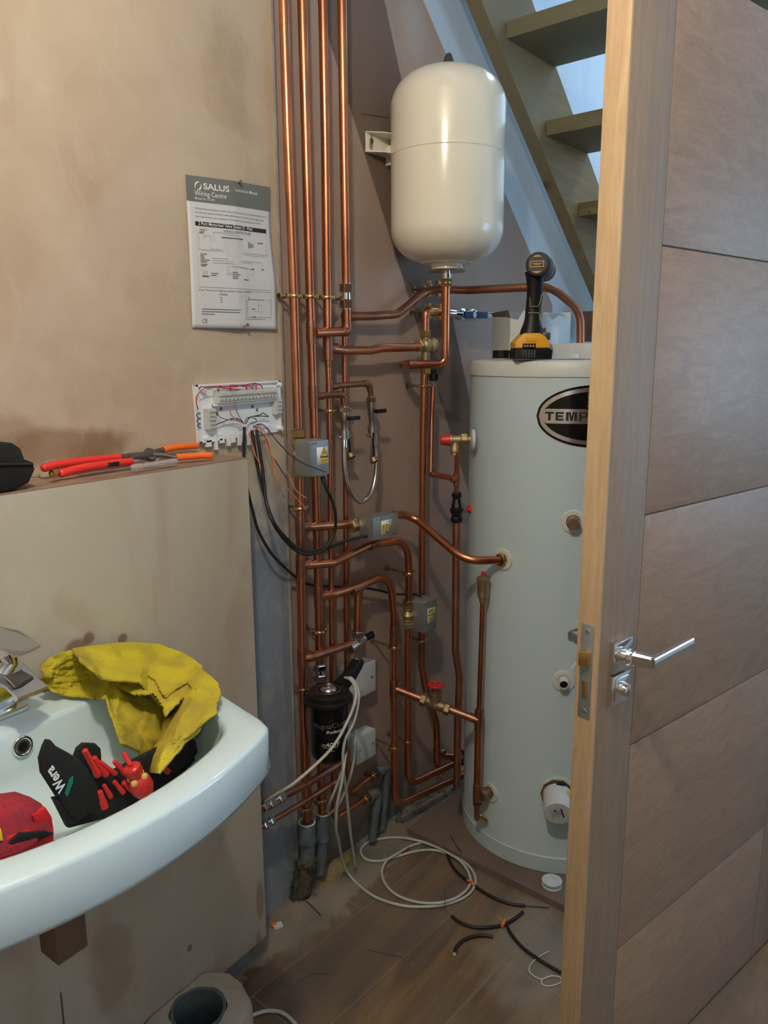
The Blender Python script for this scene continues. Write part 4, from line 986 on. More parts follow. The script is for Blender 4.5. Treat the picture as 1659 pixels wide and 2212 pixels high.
part('opening', MB().lathe(p - n * .004, n, [(0, .0455), (.0062, .0455)], 10), 'block_wood', hw)
im = part('immersion_cover', MB().lathe(p, (n - ZU * .22), [(0, .038), (.066, .037), (.070, .035), (.0705, .001)], 40), 'white_plastic', hw)
nn_ = (n - ZU * .22).normalized(); uu = ZU.cross(nn_).normalized(); vvv = nn_.cross(uu); c0 = p + nn_ * .0712
ru = lambda a, b, k=-1.25: (uu * (a * math.cos(k) - b * math.sin(k)) + vvv * (a * math.sin(k) + b * math.cos(k)))
m_ = MB()
def ln(x0, y0, x1, w): 
    a, b, c, d = c0 + ru(x0, y0), c0 + ru(x1, y0), c0 + ru(x1, y0 + w), c0 + ru(x0, y0 + w); m_.quad(a, b, c, d)
ln(-.016, .010, .014, .0040)
for k, (a, b) in enumerate(((-.012, .006), (-.014, .010), (-.010, .012), (-.014, .004), (-.012, .010))): ln(a, .006 - k * .0042, b, .0010)
ln(-.016, -.006, -.008, .0035); ln(-.018, -.016, .016, .0007)
part('lettering', m_, 'ink', im)
part('sticker', MB().lathe(p + nn_ * .02 + uu * .0285 + vvv * .0245, (uu + vvv * .8), [(.0005, .009), (.0012, .009)], 12), 'label_yellow', im)
part('slot', MB().box(p + n * .004 + vvv * .040 + uu * .008, uu * .012, vvv * .0035, n * .002), 'black_plastic', im)
part('red_button', MB().lathe(S(1016, 1100)[0], V((-.8, .2, 0)), [(0, .012), (.006, .010), (.014, .004)], 14), 'red_plastic', hw)
# badge
pb_, nb_ = S(1159, 897); aL = math.atan2(nb_.y, nb_.x); HWB, HHB = .142, .076
def E_(u, v, o=.0006): a = aL + (u + HWB) / CRD; return V((CC.x + (CRD + o) * math.cos(a), CC.y + (CRD + o) * math.sin(a), pb_.z - .001 + v))
def disc(a, b, o, y0=-9, y1=9):
    m_ = MB(); n_ = 56
    for i in range(n_):
        u0, u1 = -a + 2 * a * i / n_, -a + 2 * a * (i + 1) / n_; f_ = lambda u: b * math.sqrt(max(0, 1 - (u / a) ** 2))
        l0, l1, h0, h1 = max(-f_(u0), y0), max(-f_(u1), y0), min(f_(u0), y1), min(f_(u1), y1)
        if h0 <= l0 and h1 <= l1: continue
        m_.quad(E_(u0, min(l0, h0) if h0 < l0 else l0, o), E_(u1, l1, o), E_(u1, max(h1, l1), o), E_(u0, max(h0, l0), o))
    return m_
bd_ = part('badge', disc(HWB, HHB, .0006), 'black_gloss', hw, sub=-1, sharp=0)
part('silver_ring', disc(HWB - .006, HHB - .006, .0009), 'brushed', bd_, sub=-1, sharp=0)
part('dark_field', disc(HWB - .017, HHB - .016, .0016, .018), 'black_gloss', bd_, sub=-1, sharp=0)
part('dark_field', disc(HWB - .017, HHB - .016, .0016, -9, -.018), 'black_gloss', bd_, sub=-1, sharp=0)
m_ = MB(); gl = {'T': [(0, .78, 1, 1), (.36, 0, .64, .79)], 'E': [(0, 0, .28, 1), (.27, .78, .95, 1), (.27, .39, .88, .61), (.27, 0, .95, .22)], 'P': [(0, 0, .28, 1), (.27, .80, .80, 1), (.27, .36, .80, .55), (.74, .40, .98, .96)], 'S': [(.04, 0, .96, .22), (.04, .39, .96, .61), (.04, .78, .96, 1), (0, .50, .27, .92), (.73, .08, 1, .50)]}
gx = -.120
for ch, gw in zip('TEMPEST', (.0215, .0205, .0265, .0215, .0205, .0215, .0215)):
    if ch == 'M':
        for (a, b, c, d) in (((0, 0), (.25, 0), (.25, 1), (0, 1)), ((.75, 0), (1, 0), (1, 1), (.75, 1)), ((.24, 1), (.40, 1), (.58, 0), (.40, 0)), ((.60, 1), (.76, 1), (.60, 0), (.42, 0))):
            m_.quad(*[E_(gx + x * gw, -.0105 + y * .021, .0022) for x, y in (a, b, c, d)])
    else:
        for (x0, y0, x1, y1) in gl[ch]:
            for k in range(3):
                u0, u1 = x0 + (x1 - x0) * k / 3, x0 + (x1 - x0) * (k + 1) / 3; m_.quad(*[E_(gx + x * gw, -.0105 + y * .021, .0022) for x, y in ((u0, y0), (u1, y0), (u1, y1), (u0, y1))])
    gx += gw + .0042
part('lettering', m_, 'ink', bd_, sub=-1)
m_ = MB()
for (a, b, c, d) in ((-.020, .022, .020, .030), (-.020, .032, .020, .040), (-.020, .042, .020, .057)): 
    for k in range(8): u0 = a + (c - a) * k / 8; u1 = a + (c - a) * (k + 1) / 8; m_.quad(E_(u0, b, .0021), E_(u1, b, .0021), E_(u1, d, .0021), E_(u0, d, .0021))
part('crest', m_, 'brushed', bd_, sub=-1)
m_ = MB(); m_.poly([E_(.013 * math.cos(PI * k / 12), .043 + .011 * math.sin(PI * k / 12), .0027) for k in range(13)])
m_.text('STAINLESS', (0, 0, 0), (1, 0, 0), (0, 1, 0), .0075, fn=lambda x, y: E_(-.0185 + x, .0335 + y, .0027), bold=.01); m_.text('PRODUCTS', (0, 0, 0), (1, 0, 0), (0, 1, 0), .0075, fn=lambda x, y: E_(-.0185 + x, .0235 + y, .0027), bold=.01)
part('crest_lettering', m_, 'ink', bd_, sub=-1)

# base board under the cylinder
m = MB(); e0, e1 = onZ(880, 1790, .019), onZ(1215, 1955, .019); dv = UP(e1, e0); dv = V((dv.x, dv.y, 0)).normalized(); rt = V((-dv.y * -1, dv.x * -1, 0))
q = [e0, e1 - dv * .12, e1 - dv * .12 + rt * .64, e0 + rt * .64]
q = [V((a.x, a.y, .001)) for a in q]; single('base_board', MB().prism(q, (0, 0, .0185), 0), 'mdf', 'brown board on the floor under the white cylinder', 'board')
m = MB(); a, b_ = onZ(885, 1797, .004), onZ(1165, 1935, .004); m.tube([a, b_], .0035, 8); 
for v in m.v: v.z = max(v.z, .0008)
single('dark_batten', m, 'ply_edge', 'thin dark strip lying along the front edge of the base board', 'strip')

# ================================================================ things on top of the cylinder
zT = zc1 + .0012
fw = V((cf.x, cf.y, 0)).normalized(); rg = V((cr.x, cr.y, 0)).normalized()
def T_(px, py, dep): p = D(px, py, dep); return p
def col_(px, dep): p = D(px, 776, dep); return V((p.x, p.y, zT))
# carton
t = thing('open_carton', 'white carton with torn open top behind the drill', 'carton', col_(1140, 2.2))
foot = [(1062, 2.24), (1100, 2.10), (1128, 2.09), (1168, 2.10), (1205, 2.14), (1229, 2.24)]; ht = .128
tops = [.118, .108, .128, .126, .118, .108]
F = [col_(*f_) for f_ in foot]
for i in range(5):
    a, b = F[i], F[i + 1]; h0, h1 = tops[i], tops[i + 1]
    poly = [a, b, b + ZU * h1, a.lerp(b, .6) + ZU * (h0 * .4 + h1 * .6 - (.016 if i in (1, 3) else 0)), a + ZU * h0]
    part('panel', MB().prism(poly, fw * .002), 'cap_white', t)
bk_ = [col_(1062, 2.27), col_(1229, 2.27)]; part('back_panel', MB().prism([bk_[0], bk_[1], bk_[1] + ZU * .132, bk_[0] + ZU * .132], fw * .002), 'cap_white', t)
a = F[0] + ZU * .118; part('flap', MB().prism([a, F[1] + ZU * .110, F[1] + ZU * .132 + fw * .04, a + ZU * .012 + fw * .02], fw * .0015), 'block_wood', t)
part('inside_shade', MB().prism([p + fw * .004 for p in F[1:5]] + [F[4] + fw * .06, F[1] + fw * .06], ZU * .104), 'steel_dark', t)  # dark block whose colour stands in for the shade inside the carton
# tape roll, brass nut, screwdriver bit
c = col_(1083, 2.02); t = thing('tape_roll', 'roll of black electrical tape on the cylinder top, left of the drill', 'tape', c)
part('tape', MB().lathe(c + ZU * .004, ZU, [(0, .023), (.019, .023), (.0195, .022)], 36), 'black_plastic', t)
part('core', MB().lathe(c, ZU, [(0, .021), (.0035, .0215), (.004, .012)], 36), 'clear_plastic', t)
c = col_(1103, 2.0); single('brass_nut', MB().lathe(c + ZU * .009, rg, [(-.006, .007), (-.005, .0085), (.005, .0085), (.006, .007)], 6), 'brass', 'small brass fitting between the black tape roll and the drill', 'fitting')
c = col_(1106, 2.06); single('drill_bit', MB().tube([c + ZU * .002, c + ZU * .052 + rg * .003], .0022, 8), 'nickel', 'thin bit leaning against the carton just left of the drill', 'drill bit')
# clear tray
t = thing('plastic_tray', 'pale translucent tray on the cylinder top, right of the drill', 'tray', col_(1240, 1.97))
a, b = col_(1186, 1.99), col_(1300, 1.93); dv = (b - a); dn = V((-dv.y, dv.x, 0)).normalized() * .12
if dn.dot(fw) < 0: dn = -dn
part('tray', MB().prism([a, b, b + dn, a + dn], ZU * .040, .003), 'clear_tray', t)
part('clip', MB().box(a.lerp(b, .50) - dn.normalized() * .003 + ZU * .007, dv.normalized() * .012, dn.normalized() * .003, ZU * .006, .001).box(a.lerp(b, .48) - dn.normalized() * .001 + ZU * .024, dv.normalized() * .0025, dn.normalized() * .001, ZU * .014), 'white_plastic', t)
# drill
dp = 1.93; c = col_(1147, dp)
dr = thing('cordless_drill', 'yellow and black cordless drill standing on its battery on the cylinder', 'drill', c)
K = dp / FPX
P_ = lambda x, y, o=0.0: c + rg * ((x - 1147) * K) + ZU * ((777 - y) * K) + fw * o
batt = part('battery', MB().prism([P_(1108, 776, -.03), P_(1187, 776, -.03), P_(1188, 758, -.03), P_(1180, 752, -.03), P_(1110, 752, -.03), P_(1107, 760, -.03)], fw * .085, .004), 'black_plastic', dr)
part('battery_collar', MB().prism([P_(1108, 753, -.031), P_(1180, 753, -.031), P_(1180, 742, -.031), P_(1172, 730, -.031), P_(1160, 722, -.031), P_(1126, 722, -.031), P_(1116, 732, -.031), P_(1108, 742, -.031)], fw * .080, .003), 'yellow_plastic', dr)
part('gauge', MB().box(P_(1137, 748.5, -.0315), rg * (14 * K), fw * .001, ZU * (5 * K), .0008), 'black_plastic', batt)
m_ = MB()
for k in range(5): m_.box(P_(1125 + k * 6, 765, -.031), rg * (2 * K), fw * .001, ZU * (8 * K), .0004)
part('grip_ribs', m_, 'grey_dark', batt)
for k in range(4): part('gauge_light', MB().box(P_(1128 + k * 6, 748.5, -.0328), rg * (1.5 * K), fw * .0004, ZU * (2 * K)), 'yellow_pale', batt)
part('latch', MB().box(P_(1143, 735, -.0315), rg * (12 * K), fw * .001, ZU * (4.5 * K), .001), 'yellow_plastic', dr)
hb = MB(); rings = [(723, 1146, 24, .030), (712, 1147, 22, .028), (702, 1147, 18, .024), (690, 1148, 16, .020), (670, 1149, 16, .018), (645, 1151, 16.5, .018), (622, 1151, 17, .020), (606, 1150, 18, .022), (596, 1149, 20, .024)]
prev = None
for (y, x, hw_, hd_) in rings:
    r_ = hb._ring([P_(x, y, 0) + rg * (math.copysign(abs(math.cos(k * PI / 10)) ** .7, math.cos(k * PI / 10)) * hw_ * K) + fw * (math.copysign(abs(math.sin(k * PI / 10)) ** .7, math.sin(k * PI / 10)) * hd_ + .003) for k in range(20)])
    if prev: hb._bridge(prev, r_)
    else: hb.f.append(tuple(r_[::-1]))
    prev = r_
hb.f.append(tuple(prev)); grip = part('grip', hb, 'black_plastic', dr, sharp=50)
m_ = MB().tube([P_(x, y, -.020) for x, y in ((1137, 648), (1138, 667), (1155, 667), (1160, 655), (1161, 645), (1166, 641))], .0007, 6).tube([P_(x, y, -.022) for x, y in ((1134, 680), (1156, 680), (1160, 686), (1160, 696))], .0007, 6); part('piping', m_, 'yellow_pale', grip)
ax = (fw * .93 + rg * .36 + ZU * -.03).normalized(); hc = P_(1148, 583, -.035)
part('motor_housing', MB().lathe(hc, ax, [(0, .020), (.002, .027), (.008, .0295), (.016, .0305), (.060, .0305), (.064, .029)], 36), 'black_plastic', dr)
ex_, ey_ = ax.cross(ZU).normalized(), ZU
if ex_.dot(rg) < 0: ex_ = -ex_
part('end_plate', MB().lathe(hc - ax * .0015, ax, [(0, .022), (.003, .026)], 32), 'grey_dark', dr)
fr_ = MB()
for (cx2, cy2, w2, h2) in ((0, .0065, .016, .0008), (0, -.0065, .016, .0008), (-.0155, 0, .0008, .0072), (.0155, 0, .0008, .0072)): fr_.box(hc - ax * .0025 + ex_ * cx2 + ey_ * cy2, ex_ * w2, ax * .0008, ey_ * h2)
fr_.box(hc - ax * .0022 + ey_ * .0012, ex_ * .011, ax * .0008, ey_ * .0008); fr_.box(hc - ax * .0022 - ey_ * .0020, ex_ * .007, ax * .0008, ey_ * .0006)
for s in (1, -1): fr_.poly([hc - ax * .0028 + ex_ * x + ey_ * (s * y) for x, y in ((-.011, .0165), (.011, .0165), (.006, .0195), (0, .0205), (-.006, .0195))])
part('marking', fr_, 'yellow_pale', dr)
part('gearbox', MB().lathe(hc + ax * .062, ax, [(0, .028), (.004, .0285), (.020, .027), (.030, .025), (.044, .024), (.046, .028), (.052, .028), (.056, .021), (.085, .018), (.09, .012)], 28), 'nickel', dr)
part('belt_hook', MB().box(P_(1177, 728, .01), rg * (9 * K), fw * .018, ZU * (8 * K), .003).box(P_(1172, 715, .01), rg * (5 * K), fw * .012, ZU * (5 * K), .002), 'steel_dark', dr)

# ================================================================ instruction sheet
PA_, PB_, PC_, PD_ = L(399, 377, .003), L(581, 405, .003), L(415, 708, .003), L(595, 712, .003)
ur = (PB_ - PA_).normalized(); vd = (PC_ - PA_).normalized()
def SH(u, v, o=0.0):
    p = (PA_.lerp(PB_, u)).lerp(PC_.lerp(PD_, u), v)
    b = .009 * (1 - abs(2 * u - 1)) ** 1.3 + .002 * math.sin(PI * v) + .010 * max(0, u - .7) * max(0, v - .55) * 6 + .003 * math.sin(9 * v + 2) * u
    return p + V((0, -1, 0)) * (b + o + .0008)
sh = thing('instruction_sheet', 'white printed instruction sheet with wiring diagram pinned to the wall', 'paper', PC_)
part('sheet', MB().grid(lambda u, v: SH(u, v), 24, 32), 'paper', sh, sub=-1, solid=.0003)
part('header', MB().grid(lambda u, v: SH(u, v * .165, .0004), 24, 8), 'paper_grey', sh, sub=-1)
WS, HS = .24, .30
def TX(m_, s, u, v, size, bold=0, sx=1.0, align='LEFT'):
    return m_.text(s, (0, 0, 0), (1, 0, 0), (0, 1, 0), size, fn=lambda x, y: SH(u + x / WS, v - y / HS, .0009), bold=bold, sx=sx, align=align)
m_ = TX(MB(), 'SALUS', .178, .078, .0165, .02, 1.45); TX(m_, 'Wiring Centre', .085, .124, .0135, .004); TX(m_, 'Instruction Manual', .52, .068, .0095, .003); TX(m_, 'Model No. TC10R', .085, .150, .0066, .002)
for a0, a1, ro, ri in ((0.9, 3.9, .0085, .0085), (4.2, 6.9, .0085, .0085)):
    pts = [(math.cos(a0 + (a1 - a0) * k / 10), math.sin(a0 + (a1 - a0) * k / 10), math.sin(PI * k / 10)) for k in range(11)]
    for (x0, y0, t0), (x1, y1, t1_) in zip(pts, pts[1:]):
        f_ = lambda x, y, r: SH(.125 + x * r / WS, .062 - y * r * 1.0 / HS, .0009); m_.quad(f_(x0, y0, ro), f_(x1, y1, ro), f_(x1, y1, ro - .0035 * t1_), f_(x0, y0, ro - .0035 * t0))
part('heading', m_, 'print_white', sh, sub=-1)
m_ = MB()
def RC(u0, v0, u1, v1): m_.grid(lambda a, b: SH(u0 + (u1 - u0) * a, v0 + (v1 - v0) * b, .0008), max(1, int(abs(u1 - u0) * 24)), max(1, int(abs(v1 - v0) * 32)))
def HL(u0, u1, v, w=.0018): RC(u0, v, u1, v + w)
def VL(u, v0, v1, w=.0022): RC(u, v0, u + w, v1)
RC(.075, .292, .93, .320)
part('section_bar', m_, 'ink', sh, sub=-1)
m_ = TX(MB(), '2 Port Motorised Valve System (S - Plan)', .105, .314, .0092, .01); part('bar_lettering', m_, 'print_white', sh, sub=-1)
m_ = MB()
TX(m_, 'Wiring centres are designed to simplify wiring of central heating. The TC10R gives the installer an easy', .085, .212, .0049, 0); TX(m_, 'to understand method of wiring all popular central heating and hot water systems. Adequate cable', .085, .238, .0049, 0); TX(m_, 'slots, large terminals, cable arrangement and clear layout add to the simplicity of the TC10R', .085, .264, .0049, 0)
TX(m_, 'WIRING CENTRE TC10R', .37, .348, .0075, .005)
HL(.08, .93, .722); VL(.08, .33, .722, .0012); VL(.93, .33, .722, .0012)
for k in range(0, 17, 1):
    u = .355 + k * .0145; VL(u, .375, [.44, .47, .50, .53, .545, .56, .58, .60, .62, .60, .585, .57, .55, .53, .51, .49, .47][k], .0011)
RC(.345, .378, .60, .386); HL(.38, .56, .362); HL(.26, .50, .352)
VL(.26, .352, .42); VL(.10, .36, .475); VL(.155, .36, .40); VL(.225, .38, .47); HL(.10, .36, .475); HL(.225, .345, .465); HL(.10, .155, .36); HL(.16, .225, .38)
for k, v in enumerate((.525, .540, .555)): HL(.235, [.40, .44, .46][k], v)
for k, v in enumerate((.50, .513, .526, .539, .552, .568, .578)): RC(.11, v, [.18, .15, .155, .205, .175, .18, .165][k], v + .006)
for k, v in enumerate((.34, .352, .364)): RC(.115, v, .19 - k * .02, v + .004)
HL(.585, .90, .475); HL(.60, .91, .487); VL(.90, .41, .475); VL(.91, .40, .487); HL(.55, .83, .53); VL(.83, .53, .57); HL(.545, .69, .54); VL(.69, .54, .575)
for (u, v) in ((.82, .573), (.69, .576), (.80, .39), (.84, .39)): RC(u, v, u + .03, v + .010)
for k in range(5): RC(.66, .395 + k * .009, .66 + [.03, .07, .075, .085, .05][k], .399 + k * .009)
for k in range(4): RC(.44, .61 + k * .013, .44 + [.06, .09, .07, .06][k], .616 + k * .013)
VL(.38, .55, .63); VL(.40, .565, .618); HL(.38, .43, .63); HL(.40, .43, .618); HL(.41, .50, .575); HL(.52, .70, .58); HL(.50, .62, .572); VL(.62, .572, .64); VL(.66, .58, .64); VL(.70, .58, .64); RC(.575, .655, .64, .661)
for (u, v) in ((.13, .61), (.15, .61), (.17, .61)): VL(u, v, v + .03, .004)
RC(.12, .645, .19, .655); RC(.21, .625, .29, .630); RC(.21, .638, .27, .643)
TX(m_, 'Notes: This shows all diagrams viewed from back to the boiler', .075, .748, .0056, 0); RC(.29, .765, .38, .770)
for v in (.785, .80, .818): RC(.30, v, .325, v + .004)
for k, v in enumerate((.868, .885, .902)): RC(.10, v, [.53, .52, .24][k], v + .005)
for (a, b, c_, d) in ((.595, .735, .93, .737), (.595, .735, .597, .945), (.93, .735, .9315, .945)): RC(a, b, c_, d)
HL(.64, .84, .79, .004); VL(.62, .80, .90); HL(.60, .64, .80); VL(.605, .80, .915); HL(.605, .92, .915); VL(.92, .79, .915); HL(.87, .92, .79); VL(.76, .79, .84, .004); VL(.63, .775, .80, .008); VL(.80, .83, .915); HL(.76, .80, .83); RC(.68, .855, .72, .862); HL(.72, .77, .875); VL(.765, .845, .875); RC(.69, .91, .73, .918); RC(.61, .928, .86, .931)
TX(m_, 'CE', .10, .965, .012, .006)
part('printing', m_, 'ink_grey', sh, sub=-1)
for lab, x, y in (('brass screw holding the top of the instruction sheet', 503, 399), ('brass screw holding the foot of the instruction sheet', 519, 706)):
    p = L(x, y, .0); t = thing('wall_screw', lab, 'screw', p, 'screws in the sheet'); d = V((.25, -1, .25)).normalized()
    part('shank', MB().tube([p, p - V((0, 1, 0)) * .004 + d * .014], .0018, 8), 'brass', t); part('head', MB().lathe(p - V((0, 1, 0)) * .004 + d * .014, d, [(0, .002), (.003, .0042), (.004, .0042)], 12), 'bronze_old', t)
t = thing('wall_screw', 'brass screw eye on the plaster edge right of the instruction sheet', 'screw', L(601, 638, .0)); p = W(604, 639, .03)
part('shank', MB().tube([p, W(632, 641, O1 - .005)], .0028, 8), 'brass', t); part('head', MB().lathe(p, -BD, [(-.004, .0045), (0, .0075), (.003, .006)], 12), 'brass', t)

# ================================================================ wiring centre
Q0, Q1, Q2, Q3 = L(424, 957), L(600, 932), L(597, 822), L(414, 831)
WC = lambda u, v, o=0.0: (Q0.lerp(Q1, u)).lerp(Q3.lerp(Q2, u), v) + V((0, -1, 0)) * (o + .001)
eu_ = ((Q1 - Q0) + (Q2 - Q3)).normalized(); ev2 = V((0, 1, 0)).cross(eu_) ; ev2 = ev2 if ev2.z > 0 else -ev2
wc = thing('wiring_centre', 'open white wiring centre with terminal strips and coloured jumpers', 'wiring centre', WC(.5, 0))
NY = V((0, -1, 0))
def rect(m_, u0, v0, u1, v1, o0, o1): return m_.prism([WC(u0, v0, o0), WC(u1, v0, o0), WC(u1, v1, o0), WC(u0, v1, o0)], NY * (o1 - o0))
part('tray', rect(MB(), 0, 0, 1, 1, 0, .004), 'tray_white', wc)
for (a, b, c_, d) in ((0, 0, .022, 1), (0, .97, 1, 1), (.978, .05, 1, 1), (0, 0, .25, .03)): part('rim', rect(MB(), a, b, c_, d, .004, .012), 'tray_white', wc)
ts_ = part('terminal_strip', rect(MB(), .20, .66, .92, .88, .004, .020), 'terminal', wc)
part('number_strip', rect(MB(), .18, .615, .92, .655, .004, .016), 'tray_white', wc); part('number_strip', rect(MB(), .20, .885, .94, .925, .004, .014), 'tray_white', wc)
for k in range(15):
    u = .235 + k * .0455
    part('terminal', rect(rect(MB(), u - .016, .70, u + .016, .735, .020, .023), u - .016, .79, u + .016, .84, .020, .0245), 'terminal', ts_)
    part('terminal_screw', MB().lathe(WC(u, .72, .023), NY, [(0, .0016), (.0006, .0014)], 8), 'steel_dark', ts_)
for (u0, u1, v0, v1, n_) in ((.08, .17, .22, .58, 5), (.905, .985, .36, .66, 4)):
    tb = part('terminal_block', rect(MB(), u0, v0, u1, v1, .004, .018), 'terminal', wc)
    for k in range(n_):
        v = v0 + (k + .5) * (v1 - v0) / n_
        part('terminal', rect(MB(), u0 + .02, v - .018, u1 - .01, v + .018, .018, .022), 'clear_tray', tb)
for (u, v) in ((.285, .55), (.235, .47), (.66, .54), (.715, .47)): part('mounting_hole', MB().lathe(WC(u, v, .004), NY, [(0, .0042), (.0008, .0038), (.001, .002)], 14), 'bronze_old', wc)
for (u, v) in ((.08, .90), (.08, .07), (.985, .93), (.99, .07), (.80, .14)): part('boss', MB().lathe(WC(u, v, .004), NY, [(0, .0065), (.012, .005), (.0125, .002)], 14), 'tray_white', wc)
for (u, v) in ((.05, .02), (.20, .05), (.33, .03), (.45, .01)):
    part('cable_clamp', rect(rect(MB(), u + .02, v - .10, u + .075, v + .06, .004, .012), u + .115, v - .17, u + .14, v + .09, .006, .013), 'tray_white', wc)
part('clamp_bar', rect(MB(), .53, .10, .645, .15, .020, .024), 'tray_white', wc); part('clamp_bar', rect(MB(), .63, .06, .75, .11, .022, .026), 'tray_white', wc)
def wire(pts, r, m, parent, nm='jumper_wire', n=8): return part(nm, MB().tube(smooth(pts, n), r, 8), m, parent)
Wc = lambda x, y, o: L(x, y, o)
Rr = [[(428, 884), (424, 868), (425, 856), (434, 844), (440, 840)], [(440, 840), (452, 836), (480, 836), (512, 835), (534, 832), (548, 842)], [(472, 846), (472, 836), (476, 834), (484, 838), (500, 840), (521, 843)], [(498, 843), (496, 834), (500, 832), (520, 834), (532, 836), (532, 842)], [(532, 842), (534, 832), (541, 829), (556, 829), (565, 834), (568, 840)], [(545, 840), (547, 830), (550, 827), (553, 830), (553, 840)]]
for r in Rr: wire([Wc(x, y, .022 + .004 * math.sin(i * 2.1)) for i, (x, y) in enumerate(r)], .0011, 'wire_red', wc)
wire([Wc(x, y, .016) for x, y in ((433, 892), (427, 893), (425, 898), (430, 903), (433, 903), (427, 905), (426, 911), (431, 915), (433, 915), (428, 917), (427, 921), (434, 924))], .0011, 'wire_blue', wc)
# cables leaving the wiring centre
def cable(label, pts, r, m='black_rubber', nm='cable', sheath='sheath', cores=(), group=None):
    t = thing(nm, label, 'cable', pts[-1], group); part(sheath, MB().tube(smooth(pts, 8), r, 12), m, t)
    for cp, cr_, cm in cores: part('core', MB().tube(smooth(cp, 8), cr_, 8), cm, t)
    return t
k1 = lambda pts, o0, o1: [Wc(x, y, o0 + (o1 - o0) * i / (len(pts) - 1)) for i, (x, y) in enumerate(pts)]
BZ = lambda x, y, o: W(x, y, o)
c1 = [L(528, 922, .020), L(527, 960, .020), L(527, 1005, .018), L(532, 1045, .02), L(545, 1100, .025), L(560, 1150, .03), L(590, 1200, .04), W(636, 1244, .035), W(668, 1262, .024), W(718, 1267, .022), W(795, 1271, .03), W(855, 1283, .03), W(893, 1283, .06), W(911, 1290, .09), W(914, 1303, .095)]
cable('black cable dropping behind the boxing corner and across to the lowest valve box', c1, .0035, cores=[
    (k1([(527, 916), (515, 905), (500, 905), (480, 912), (455, 922)], .020, .012), .0011, 'wire_navy'),
    (k1([(526, 914), (510, 908), (490, 906), (472, 898), (458, 873)], .021, .014), .0010, 'wire_brown'),
    (k1([(525, 914), (508, 904), (497, 890), (497, 870), (499, 862)], .023, .020), .0010, 'wire_orange'),
    (k1([(527, 914), (519, 903), (511, 885), (508, 864)], .023, .020), .0010, 'wire_grey'),
    (k1([(529, 914), (533, 904), (545, 900), (562, 896), (568, 892), (574, 896), (580, 899)], .021, .016), .0011, 'wire_green'),
    (k1([(531, 916), (540, 902), (560, 899), (580, 900)], .019, .016), .0011, 'wire_green')])
c2 = [L(544, 930, .026), L(549, 960, .032), L(556, 1005, .035), L(570, 1065, .05), L(590, 1125, .08), W(618, 1162, .085), W(655, 1190, .09), W(703, 1185, .095), W(750, 1167, .11), W(785, 1159, .115), W(804, 1158, .108)]
cable('black cable swinging from the wiring board to the sideways valve box', c2, .0038, cores=[
    (k1([(542, 926), (540, 940), (548, 970), (552, 985), (560, 1000), (563, 1012)], .03, .05), .0012, 'wire_orange'),
    (k1([(547, 924), (556, 918), (575, 925), (592, 945), (612, 965), (640, 985), (656, 996)], .03, .10), .0010, 'wire_grey'),
    (k1([(547, 922), (560, 916), (575, 922), (600, 955), (630, 985), (660, 1003), (700, 1018)], .03, .135), .0011, 'wire_navy'),
    (k1([(546, 924), (565, 925), (580, 950), (590, 985), (620, 1020), (640, 1060), (662, 1076)], .03, .10), .0010, 'wire_pink'),
    (k1([(546, 924), (562, 924), (575, 955), (590, 990), (610, 1040), (640, 1075), (662, 1100)], .03, .10), .0010, 'wire_orange'),
    (k1([(540, 915), (553, 911), (552, 905), (545, 903)], .022, .02), .0009, 'wire_green')])
c3 = [L(554, 930, .026), L(560, 965, .036), L(568, 1020, .045), L(575, 1085, .06), L(593, 1135, .09), W(628, 1180, .085), W(662, 1197, .10), W(700, 1187, .105), W(722, 1150, .11), W(725, 1115, .115), W(717, 1080, .12), W(704, 1053, .118), W(697, 1031, .11)]
t3c = cable('black cable looping down and up into the underside of the upper valve box', c3, .0038, cores=[
    (k1([(552, 926), (560, 935), (570, 975), (572, 1020), (570, 1060), (571, 1066)], .03, .05), .0010, 'wire_grey'),
    (k1([(552, 926), (568, 940), (580, 965), (598, 1000), (614, 1025), (620, 1034)], .03, .07), .0011, 'wire_navy'),
    (k1([(552, 924), (565, 932), (580, 960), (588, 1000), (592, 1035), (598, 1052)], .03, .05), .0010, 'wire_orange')])
part('gland', MB().lathe(W(697, 1030, .11), W(700, 1045, .116) - W(697, 1030, .11), [(0, .006), (.016, .0048)], 14), 'black_rubber', t3c)

# ================================================================ basin
BZt = .88; bcx = .53
def yf(x): return .722 + .85 * (x - bcx) ** 2
def rim_pts(n=96):
    base = [(-1, 1)]; out = []
    W0 = .285
    poly = []
    for k in range(40): x = -1 + 2 * k / 39; poly.append((x, 0))
    for k in range(1, 16): poly.append((1, k / 15))
    for k in range(1, 30): poly.append((1 - 2 * k / 29, 1))
    for k in range(1, 15): poly.append((-1, 1 - k / 15))
    return poly
RP = rim_pts()
def rnd(x, v, r):
    """round the corners of the unit shape"""
    ax_, av = abs(x), abs(2 * v - 1); k = (ax_ ** r + av ** r) ** (1 / r); m_ = max(ax_, av); s = m_ / k if k else 1
    return x * s, .5 + (v - .5) * s
def outer(x, v, g=0.0, r=30):
    x, v = rnd(x, v, r); X = bcx + x * (.249 + .090 * v - g); Y0 = yf(bcx + x * .249) + g; return V((X, Y0 + v * (1.168 - Y0), 0))
def inner(x, v, g=0.0, r=10):
    x, v = rnd(x, v, r); X = bcx + x * (.207 + .060 * v - g); Y0 = yf(bcx + x * .24) + .053 + g; return V((X, Y0 + v * (1.076 - g * 1.0 - Y0), 0))
basin = thing('wash_basin', 'white ceramic wall-hung wash basin with bowed front, full of tools', 'basin', (bcx, 1.16, .752))
m = MB(); levels = []
levels.append([outer(x, v, .13, 6) + ZU * .752 for x, v in RP]); levels.append([outer(x, v, .10, 8) + ZU * .765 for x, v in RP]); levels.append([outer(x, v, .075, 12) + ZU * .792 for x, v in RP])
